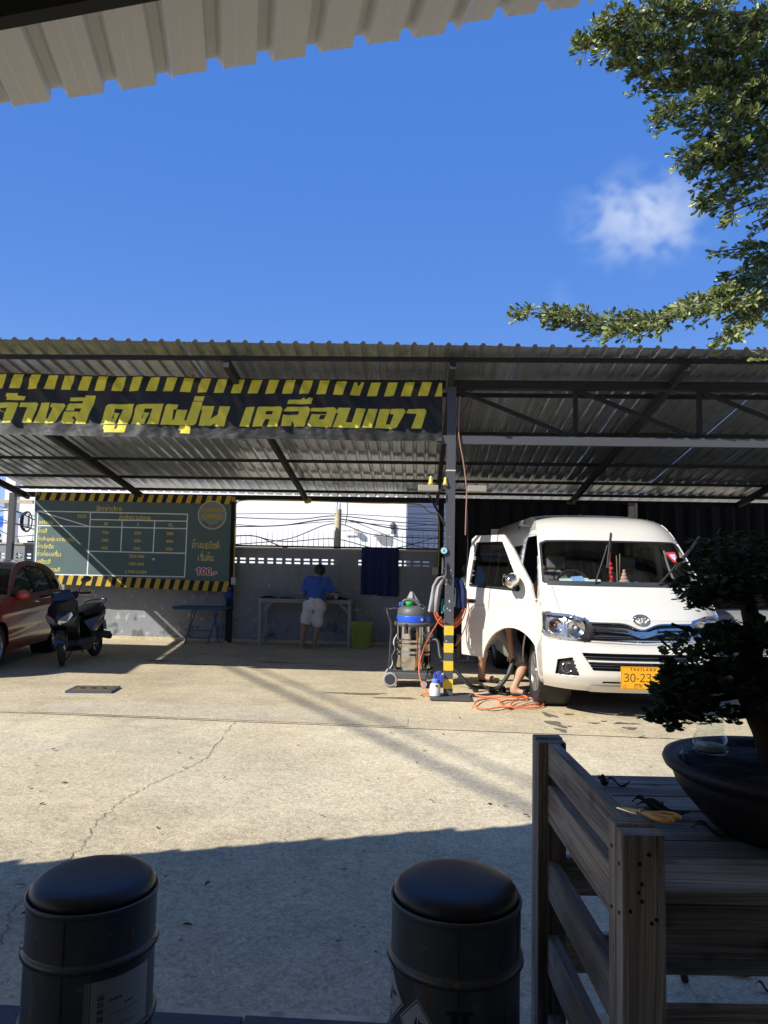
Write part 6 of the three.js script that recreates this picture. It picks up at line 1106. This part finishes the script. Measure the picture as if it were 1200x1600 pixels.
{ // bonsai in a wide dark pot
  const c = V(1.045, TY, -2.13);
  const p = thing('bonsai_pot', 'wide round dark clay bonsai pot standing on the timber table', 'pot', [c.x, c.y, c.z]);
  obj('bowl', lathe([[0, .012], [.18, .012], [.19, 0], [.205, 0], [.235, .03], [.285, .085], [.305, .115], [.312, .135], [.306, .142], [.318, .150], [.335, .160], [.340, .172], [.335, .184], [.318, .186], [.300, .178], [.296, .15], [.27, .10], [0, .08]], 72), M.pot, p);
  obj('soil', sheet((a, r, o) => o.set(Math.cos(a) * r, .152 + .03 * (fbm(Math.cos(a) * r + .5, Math.sin(a) * r + .5, 14, 14, 501, 4) - .4) + .03 * (1 - r / .3), Math.sin(a) * r), 0, 6.2832, .001, .299, .03), M.soil, p);
  const b = thing('bonsai_tree', 'bonsai tree with dense dark leaf pads growing in the clay pot', 'tree', [c.x, c.y + .155, c.z]);
  const W = (a, q, z = 0) => { const w = atZ(a, q, c.z + z); return [w.x - c.x, w.y - c.y - .155, z]; };
  const trunk = (pts, r0, r1) => { const cu = new THREE.CatmullRomCurve3(pts.map((q) => V(...q))), g = new THREE.TubeGeometry(cu, 40, 1, 14), ps = g.attributes.position; for (let i = 0; i < ps.count; i++) { const k = Math.floor(i / 15) / 40, ce = cu.getPointAt(k), r = mix(r0, r1, Math.pow(k, .7)) * (1 + .25 * (fbm(k, (i % 15) / 15, 8, 6, 511, 3) - .5)); ps.setXYZ(i, ce.x + (ps.getX(i) - ce.x) * r, ce.y + (ps.getY(i) - ce.y) * r, ce.z + (ps.getZ(i) - ce.z) * r); } g.computeVertexNormals(); return g; };
  obj('trunk', [trunk([[-.01, -.03, 0], W(1190, 1120), W(1172, 1085), W(1165, 1050, .02), W(1180, 1000), W(1170, 950), W(1160, 890)], .058, .016)], M.bark, b);
  obj('branch', [trunk([[.06, -.03, 0], W(1215, 1110), W(1228, 1060), W(1220, 980), W(1225, 900)], .06, .015)], M.bark, b);
  const brs = [[[1170, 1080], [1120, 1092], [1070, 1090], [1030, 1098]], [[1168, 1050], [1120, 1030], [1080, 1020]], [[1178, 1000], [1130, 985], [1080, 985], [1050, 975]], [[1170, 950], [1120, 930], [1070, 930]], [[1165, 900], [1120, 880], [1085, 860]], [[1225, 1000], [1260, 990], [1300, 985]], [[1225, 1070], [1270, 1080], [1310, 1075]]];
  for (const l of brs) obj('branch', trunk(l.map(([a, q], i) => W(a, q, .05 * Math.sin(i * 2 + a))), .014, .004), M.bark, b);
  // leaf pads: cx, cy, rx, ry (photo px), depth radius in m
  const pads = [[1150, 998, 60, 22, .18], [1205, 990, 50, 26, .18], [1068, 1070, 46, 26, .14], [1052, 1060, 20, 14, .09], [1150, 868, 92, 44, .22], [1105, 905, 66, 34, .18], [1190, 905, 70, 50, .22], [1098, 935, 60, 18, .16], [1165, 928, 70, 20, .2], [1260, 870, 70, 55, .22], [1100, 1006, 80, 22, .2], [1180, 1032, 70, 30, .2], [1088, 1042, 58, 24, .17], [1130, 1060, 80, 34, .2], [1070, 1090, 62, 32, .18], [1045, 1122, 42, 18, .1], [1110, 1110, 60, 22, .18], [1270, 1030, 70, 40, .2], [1240, 1085, 70, 40, .2], [1195, 1075, 50, 30, .18]];
  const lf = new THREE.BufferGeometry(); { const q = [[0, 0, 0], [.35, .3, .06], [.5, .62, .04], [.32, .93, .0], [0, 1, -.05], [-.32, .93, .0], [-.5, .62, .04], [-.35, .3, .06], [0, .55, -.03]]; const ix = []; for (let i = 0; i < 8; i++) ix.push(8, i, (i + 1) % 8); lf.setAttribute('position', new THREE.Float32BufferAttribute(q.flat(), 3)); lf.setIndex(ix); lf.computeVertexNormals(); }
  const per = 400, im = new THREE.InstancedMesh(lf, phy(1, 1, 1, .75, { transmission: .25, thickness: 0, specularIntensity: .4 }), pads.length * per), mt = new THREE.Matrix4(), cl = new THREE.Color(); let k = 0;
  for (const [x, y, rx, ry, dz] of pads) { const sub = Array.from({ length: 14 }, () => { const a = rr(0, 6.283), h = Math.sqrt(rnd()), w = rr(-1, 1); return [Math.cos(a) * h * .8, Math.sin(a) * h * .8, w * .8]; });
    for (let i = 0; i < per; i++, k++) { const s = sub[i % 14], u = s[0] + rr(-.26, .26), v = s[1] + rr(-.34, .34), w = s[2] + rr(-.3, .3); const q = W(x + u * rx, y + v * ry, clamp(w, -1, 1) * dz); const sz = rr(.016, .027); mt.compose(V(...q), new THREE.Quaternion().setFromEuler(new THREE.Euler(rr(-1.9, -.5), rr(0, 6.28), rr(-.6, .6), 'YXZ')), V(sz, sz, sz)); im.setMatrixAt(k, mt); const f = rr(.7, 1.25); im.setColorAt(k, cl.setRGB(.030 * f, .055 * f, .014 * f)); } }
  im.name = 'foliage'; im.userData.kind = 'stuff'; b.add(im);
  // jar and vial on the soil
  const jp = atZ(1110, 1170, -2.27), j = thing('glass_jar', 'clear glass jar with a ridged neck standing on the bonsai soil', 'jar', [jp.x, TY + .17, -2.27]);
  obj('glass', lathe([[0, .004], [.042, .004], [.048, .012], [.049, .03], [.045, .052], [.037, .062], [.036, .07], [.038, .074], [.036, .078], [.038, .084], [.036, .088], [.038, .094], [.034, .098]], 40), M.jar, j); obj('contents', lathe([[0, .008], [.040, .008], [.043, .015], [.042, .026], [0, .03]], 24), std(.35, .30, .22, .8), j);
  const vp = atZ(1060, 1193, -2.2), v = thing('small_vial', 'tiny clear plastic vial stuck in the soil at the pot rim', 'vial', [vp.x + .015, TY + .158, -2.2]); obj('tube', lathe([[0, 0], [.012, 0], [.012, .024], [.013, .025], [.013, .029], [0, .03]], 18), M.jar, v); obj('straw', straight([0, .01, 0], [-.003, .038, 0], .0025), M.white, v);
}
{ // scissors on the rail end
  const a = atY(1003, 1276, .96), s = thing('scissors', 'garden scissors with orange yellow handles lying on the rail end', 'scissors', [a.x, .962, a.z], 0);
  s.rotation.y = .75; s.scale.setScalar(.85);
  obj('blade', [hull([[0, .0, -.075], [.011, .002, -.01], [-.004, .0, -.01], [.004, .006, -.02], [.0, .004, -.07]]), hull([[.004, .006, -.07], [.016, .004, -.01], [.006, .004, -.005], [.010, .010, -.01]])], M.steel, s);
  obj('pivot', cy(.006, .006, .012, .006, .008, -.004), M.chrome, s);
  for (const k of [-1, 1]) obj('handle', tube([[.006, .006, 0], [k * .010 + .006, .008, .022], [k * .024 + .006, .010, .038], [k * .032 + .006, .012, .062], [k * .022 + .006, .012, .086], [k * .006 + .006, .012, .08], [k * .004 + .006, .009, .045], [.006, .006, .01]], .0062, 40, 8), M.scissor, s);
}
{ // dead leaves and twigs on the table
  const lf = (a, b, L, w, y, yaw, m, lab) => { const p = atY(a, b, y); const o = obj('dead_leaf', sheet((u, v, q) => { const k = Math.sin(Math.PI * clamp(v)) ; q.set(u * w * k, .006 + .35 * w * u * u * k + .012 * Math.sin(v * 7) + .01 * fbm(u * .5 + .5, v, 8, 8, 521, 3), (v - .5) * L); }, -1, 1, 0.01, .99, .1, null, .0012), m); o.position.set(p.x, y + .001, p.z); o.rotation.y = yaw; tag(o, lab, 'leaf'); };
  const br = std(.05, .035, .025, .9), br2 = std(.12, .09, .06, .9);
  lf(1035, 1272, .15, .03, TY, 1.05, br, 'curled dark dead leaf beside the scissors on the table'); lf(1012, 1262, .09, .02, TY, 1.3, br, 'small crumpled dead leaf behind the scissors'); lf(943, 1226, .05, .014, TY, .5, br, 'pointed dry leaf at the far edge of the table'); lf(965, 1229, .08, .008, TY, 1.4, br, 'thin dry twig leaf at the far edge of the table'); lf(1112, 1304, .10, .02, TY, 1.35, br2, 'flat brown dead leaf under the edge of the pot');
  lf(1150, 1522, .15, .02, .004, 1.25, br2, 'long curled dry leaf on the ground under the table'); lf(1070, 1535, .04, .015, .004, .3, br, 'small brown dry leaf on the ground under the table'); lf(1195, 1548, .06, .01, .004, 1.0, br2, 'thin pale dry leaf on the ground under the table');
}
// ------------------------------------------------------------ drum stools
function drum(label, x, z, turn) {
  const d = thing('drum_stool', label, 'stool', [x, .034, z], turn, 'drum stools on the terrace edge'), R = .173, H = .535;
  const pr = [[0, 0], [R, 0], [R + .004, .004], [R + .004, .014], [R, .02]]; for (const y of [.20, .395]) for (let k = 0; k <= 8; k++) { const t = k / 8; pr.push([R + .009 * Math.sin(Math.PI * t), y - .014 + .028 * t]); } pr.push([R, H - .02], [R + .004, H - .014], [R + .005, H - .004], [R + .001, H], [R - .006, H - .004], [R - .01, H - .02]);
  obj('drum', lathe(pr, 72), M.drum, d);
  obj('seat_cushion', lathe([[0, H + .046], [.05, H + .0455], [.10, H + .043], [.135, H + .038], [.155, H + .029], [.166, H + .015], [.168, H + .004], [.163, H - .006], [.15, H - .008]], 64), M.leather, d);
  obj('rust_ring', [.20, .395].map((y) => tor(R + .0088, .0016, 0, y - .006, 0, Math.PI / 2, 0, 0, 64, 5)), std(.05, .035, .025, .9), d);
  for (const y of [.205, .398]) for (let k = 0; k < 26; k++) { const a = rr(0, 6.283), q = obj('rust_spot', sp(.0035 * rr(.6, 1.6), 0, 0, 0, 1.6, .8, .35, 6), M.crack, d); q.position.set(Math.sin(a) * (R + .0075), y + rr(-.01, .008), Math.cos(a) * (R + .0075)); q.rotation.y = a; }
  obj('seam', bx(.004, H - .03, .003, 0, H / 2, R + .0005), M.plasticDark, d);
  const patch = (nm, a0, a1, y0, y1, m, off = .0015) => obj(nm, sheet((a, y, o) => o.set(Math.sin(a) * (R + off), y, Math.cos(a) * (R + off)), a0, a1, y0, y1, .02, null, 0, true), m, d);
  return { d, patch, R };
}
{
  const uvFix = (mesh, a0, a1, y0, y1) => { const uv = mesh.geometry.attributes.uv; for (let i = 0; i < uv.count; i++) uv.setXY(i, (uv.getX(i) - a0) / (a1 - a0), (uv.getY(i) - y0) / (y1 - y0)); };
  const l = drum('slate blue steel drum stool with a black cushion and a large paper label', -.90, -2.12, 0);
  const lab = canvas(512, 512, (g) => { g.fillStyle = '#a9aca6'; g.fillRect(0, 0, 512, 512); g.fillStyle = '#80837f'; g.fillRect(0, 0, 34, 512); g.fillStyle = '#2b2c2c'; g.fillRect(40, 0, 6, 512); for (let k = 0; k < 26; k++) { g.fillStyle = k % 3 ? '#4a4a48' : '#8c8e8a'; g.fillRect(92, 50 + k * 9, 44, 5 + (k % 4)); } g.fillStyle = '#333'; for (const [x, y, w] of [[180, 78, 90], [290, 108, 70], [180, 288, 100]]) for (let q = 0; q < w; q += 9) g.fillRect(x + q, y + (q * 7) % 4, 6, 11 - (q * 5) % 4); g.fillRect(180, 140, 240, 2); g.fillRect(180, 190, 240, 2); g.fillRect(180, 340, 260, 2); g.fillRect(300, 320, 12, 130); g.fillStyle = '#333'; g.beginPath(); g.arc(306, 310, 9, 0, 7); g.fill(); for (let k = 0; k < 8; k++) for (let q = 0; q < 200; q += 14) if ((q * 3 + k * 5) % 4) g.fillRect(180 + q, 160 + k * 36, 9, 2); });
  const a0 = .33, a1 = 1.42; uvFix(l.patch('paper_label', a0, a1, .03, .362, std(1, 1, 1, .75, 0, { map: lab })), a0, a1, .03, .362);
  const r = drum('slate blue steel drum stool with a diamond hazard label', .118, -2.085, 0); r.d.scale.y = 1.07;
  const hz = canvas(256, 256, (g) => { g.fillStyle = '#a6abae'; g.fillRect(0, 0, 256, 256); g.strokeStyle = '#22262a'; g.lineWidth = 8; g.strokeRect(12, 12, 232, 232); g.save(); g.translate(128, 128); g.rotate(-Math.PI / 4); g.fillStyle = '#15171a'; g.beginPath(); g.moveTo(-70, -60); g.lineTo(60, -6); g.lineTo(60, 0); g.lineTo(-10, 0); g.lineTo(-48, -8); g.fill(); g.fillRect(12, 14, 26, 70); g.fillRect(0, 10, 50, 12); g.lineWidth = 5; g.strokeStyle = '#15171a'; g.beginPath(); g.ellipse(-40, 30, 36, 18, .2, 0, 7); g.stroke(); g.restore(); });
  const diamond = (ac, yc, h, m) => { const g = sheet((u, v, o) => { const a = ac + (u - v) * h / .173, y = yc + (u + v - 1) * h; o.set(Math.sin(a) * .1748, y, Math.cos(a) * .1748); }, 0, 1, 0, 1, .08); const q = obj('hazard_diamond', g, m, r.d); return q; };
  diamond(-.62, .285, .062, std(1, 1, 1, .6, 0, { map: hz })); diamond(-1.25, .315, .062, std(1, 1, 1, .6, 0, { map: hz }));
  const mk = canvas(128, 128, (g) => { g.fillStyle = '#3b4448'; g.fillRect(0, 0, 128, 128); g.fillStyle = '#0c0f12'; g.fillRect(10, 6, 108, 12); g.fillRect(30, 18, 10, 110); g.fillRect(88, 18, 10, 110); }); void mk;
  for (const [a, y, w, h] of [[.02, .335, .034, .008], [-.05, .275, .008, .11], [.10, .275, .008, .11]]) r.patch('stencil_mark', a - w / .173 / 1, a + w / .173 / 1, y - h / 2, y + h / 2, M.black, .002);
  uvFix(r.patch('side_label', 1.15, 1.6, .42, .51, std(.3, .32, .33, .75)), 1.15, 1.6, .42, .51);
}
{ // fallen leaves, grit and bits on the concrete
  const n = 270, im = new THREE.InstancedMesh(lfGeo(), std(1, 1, 1, .9), n), mt = new THREE.Matrix4(), cl = new THREE.Color();
  for (let i = 0; i < n; i++) { const z = -2.9 - Math.pow(rnd(), 1.3) * 7.2, x = rr(-.62, .5) * -z * 1.02 + .0; const s = rr(.018, .05) * (rnd() < .5 ? .5 : 1); mt.compose(V(x, z < -7.1 ? .018 : .007, z), new THREE.Quaternion().setFromEuler(new THREE.Euler(-1.45 + rr(-.25, .25), rr(0, 6.28), rr(-.3, .3), 'YXZ')), V(s * rr(.3, .6), s, s)); im.setMatrixAt(i, mt); const f = rr(.5, 1.4); im.setColorAt(i, rnd() < .25 ? cl.setRGB(.30 * f, .27 * f, .2 * f) : cl.setRGB(.13 * f, .08 * f, .045 * f)); }
  im.name = 'leaf_litter'; im.userData.kind = 'stuff'; im.userData.label = 'small dry leaves scattered over the concrete yard'; im.userData.category = 'leaf litter'; scene.add(im);
}
function lfGeo() { const q = [[0, 0, 0], [.35, .3, .10], [.45, .6, .12], [.2, .9, .05], [0, 1, 0], [-.2, .9, .05], [-.45, .6, .12], [-.35, .3, .10], [0, .5, -.03]], ix = [], g = new THREE.BufferGeometry(); for (let i = 0; i < 8; i++) ix.push(8, i, (i + 1) % 8); g.setAttribute('position', new THREE.Float32BufferAttribute(q.flat(), 3)); g.setIndex(ix); g.computeVertexNormals(); return g; }
// ------------------------------------------------------------ tree reaching in from the right, its trunk out of view
{
  const base = V(4.9, 0, -5.6), t = thing('shade_tree', 'tree with small glossy leaves whose tiered branches reach over the yard', 'tree', [base.x, 0, base.z]);
  const taper = (pts, r0, r1, n = 30) => { const cu = new THREE.CatmullRomCurve3(pts), g = new THREE.TubeGeometry(cu, n, 1, 8), ps = g.attributes.position; for (let i = 0; i < ps.count; i++) { const k = Math.floor(i / 9) / n, c = cu.getPointAt(k), r = mix(r0, r1, k); ps.setXYZ(i, c.x + (ps.getX(i) - c.x) * r, c.y + (ps.getY(i) - c.y) * r, c.z + (ps.getZ(i) - c.z) * r); } g.computeVertexNormals(); return g; };
  const loc = (p) => p.clone().sub(base);
  obj('trunk', taper([V(0, 0, 0), V(.06, 2, .03), V(-.05, 4, -.04), V(.02, 6, 0), V(0, 8.6, .05)], .13, .03), M.bark, t);
  // main limbs as photo directions at their own depth: [px,py,z] from tip to trunk
  const limbs = [
    [[[806, 487, -5.6], [880, 492, -5.6], [960, 500, -5.6], [1040, 490, -5.6], [1110, 462, -5.6], [1200, 425, -5.6]], .15, 13],
    [[[960, 512, -5.3], [1010, 505, -5.35], [1070, 480, -5.4], [1150, 470, -5.5], [1240, 430, -5.6]], .15, 9],
    [[[1110, 395, -5.5], [1160, 388, -5.5], [1230, 380, -5.6]], .13, 6],
    [[[1120, 530, -5.4], [1170, 500, -5.5], [1240, 450, -5.6]], .14, 6], [[1185, 545, -5.0], [1215, 560, -5.2]].length ? [[[1188, 552, -5.0], [1205, 562, -5.1], [1250, 560, -5.3]], .06, 3] : null,
    [[[1105, 312, -5.2], [1140, 305, -5.3], [1220, 290, -5.4]], .14, 6], [[[1175, 348, -5.4], [1230, 330, -5.5]], .1, 4],
    [[[1070, 238, -5.0], [1120, 225, -5.1], [1180, 215, -5.2], [1250, 200, -5.4]], .2, 11],
    [[[1085, 262, -5.2], [1140, 250, -5.3], [1240, 235, -5.4]], .16, 9],
    [[[1032, 175, -4.9], [1080, 165, -5.0], [1150, 150, -5.1], [1250, 130, -5.3]], .2, 12],
    [[[910, 62, -4.8], [960, 62, -4.85], [1030, 70, -4.95], [1110, 80, -5.1], [1240, 90, -5.3]], .2, 15],
    [[[945, 25, -4.7], [1010, 20, -4.8], [1100, 20, -5.0], [1240, 30, -5.2]], .2, 14],
    [[[965, 95, -4.9], [1030, 105, -5.0], [1110, 115, -5.1], [1240, 120, -5.3]], .17, 13],
    [[[1000, 120, -5.0], [1070, 135, -5.1], [1150, 140, -5.2], [1240, 150, -5.3]], .15, 10],
    [[[1000, -25, -4.7], [1080, -20, -4.9], [1180, -20, -5.1]], .2, 9], [[[1110, 285, -5.3], [1170, 268, -5.3], [1250, 250, -5.4]], .17, 8],
    [[[1100, 190, -5.0], [1160, 185, -5.1], [1250, 170, -5.3]], .2, 9], [[[1130, 55, -5.3], [1180, 50, -5.4], [1250, 55, -5.5]], .22, 10], [[[1120, 440, -5.8], [1170, 420, -5.8], [1250, 400, -5.8]], .15, 8], [[[1140, 500, -5.8], [1190, 470, -5.8], [1250, 440, -5.8]], .14, 7], [[[1130, 340, -5.1], [1165, 322, -5.2], [1230, 310, -5.3]], .09, 4],
  ].filter(Boolean);
  const leaves = [];
  const up = V(0, 1, 0);
  for (const [l, spread, dens] of limbs) {
    const pts = l.map(([a, b, z]) => atZ(a, b, z)); const end = pts[pts.length - 1];
    const trunkPt = base.clone().setY(Math.max(2.5, end.y - .3 + (end.y > 5 ? -.2 : 0)));
    const all = pts.slice().reverse(); all.unshift(trunkPt);
    obj('branch', taper(all.map(loc), .035, .004, 40), M.twig, t);
    const cu = new THREE.CatmullRomCurve3(pts), len = cu.getLength();
    const nT = Math.round(len * dens * 6.6);
    const tw = [];
    for (let i = 0; i < nT; i++) {
      const k = Math.pow(rnd(), 1.0), p = cu.getPointAt(k), tan = cu.getTangentAt(k).negate();   // towards the tip
      const s = rnd() < .5 ? -1 : 1, sw = rr(.25, 1.2), L = spread * rr(.4, 1.15) * (.45 + .75 * Math.min(1, k * 4));
      const dir = tan.clone().applyAxisAngle(up, s * sw).add(V(0, rr(-.35, .22), 0)).normalize();
      const q = p.clone().add(V(0, rr(-.05, .04), 0)), tip = q.clone().addScaledVector(dir, L).add(V(0, -.02, 0));
      tw.push(straight(loc(q), loc(tip), .003, 4, .0015));
      const nl = Math.round(L * 75) + 3;
      for (let m = 0; m < nl; m++) { const f = m / nl, c = q.clone().lerp(tip, f + rr(0, .05)).add(V(rr(-.016, .016), rr(-.014, .02), rr(-.016, .016))); const d = dir.clone().add(V(rr(-.8, .8), rr(-.15, .75), rr(-.8, .8))).normalize(); leaves.push([c, d]); }
      for (let m = 0; m < 5; m++) { const d = dir.clone().add(V(rr(-.9, .9), rr(-.4, .8), rr(-.9, .9))).normalize(); leaves.push([tip.clone(), d]); }
    }
    obj('twigs', tw, M.twig, t).userData.kind = 'stuff';
  }
  const lg = (() => { const q = [[0, 0, 0], [.10, .35, .01], [.19, .68, .03], [.17, .88, .03], [0, 1, .0], [-.17, .88, .03], [-.19, .68, .03], [-.10, .35, .01], [0, .68, -.015]], ix = []; for (let i = 0; i < 8; i++) ix.push(8, i, (i + 1) % 8); const g = new THREE.BufferGeometry(); g.setAttribute('position', new THREE.Float32BufferAttribute(q.flat(), 3)); g.setIndex(ix); g.computeVertexNormals(); return g; })();
  const im = new THREE.InstancedMesh(lg, phy(1, 1, 1, .42, { transmission: .4, thickness: 0 }), leaves.length), mt = new THREE.Matrix4(), cl = new THREE.Color();
  leaves.forEach(([c, d], i) => { const z = V(-.6 + rr(-.75, .75), .42 + rr(-.6, .6), .78 + rr(-.75, .75)), x = new THREE.Vector3().crossVectors(d, z).normalize(); z.crossVectors(x, d).normalize(); const s = rr(.030, .070); mt.makeBasis(x.multiplyScalar(s), d.clone().multiplyScalar(s), z.multiplyScalar(s)).setPosition(loc(c)); im.setMatrixAt(i, mt); const f = rr(.7, 1.3), w = rnd(); im.setColorAt(i, w < .38 ? cl.setRGB(.38 * f, .41 * f, .15 * f) : w < .5 ? cl.setRGB(.07 * f, .10 * f, .025 * f) : cl.setRGB(.20 * f, .255 * f, .055 * f)); });
  im.name = 'foliage'; im.userData.kind = 'stuff'; t.add(im);
  console.log('tree leaves', leaves.length);
}
scene.traverse((o) => { if (o.isMesh) { o.castShadow = true; o.receiveShadow = true; } });
renderer.render(scene, camera);
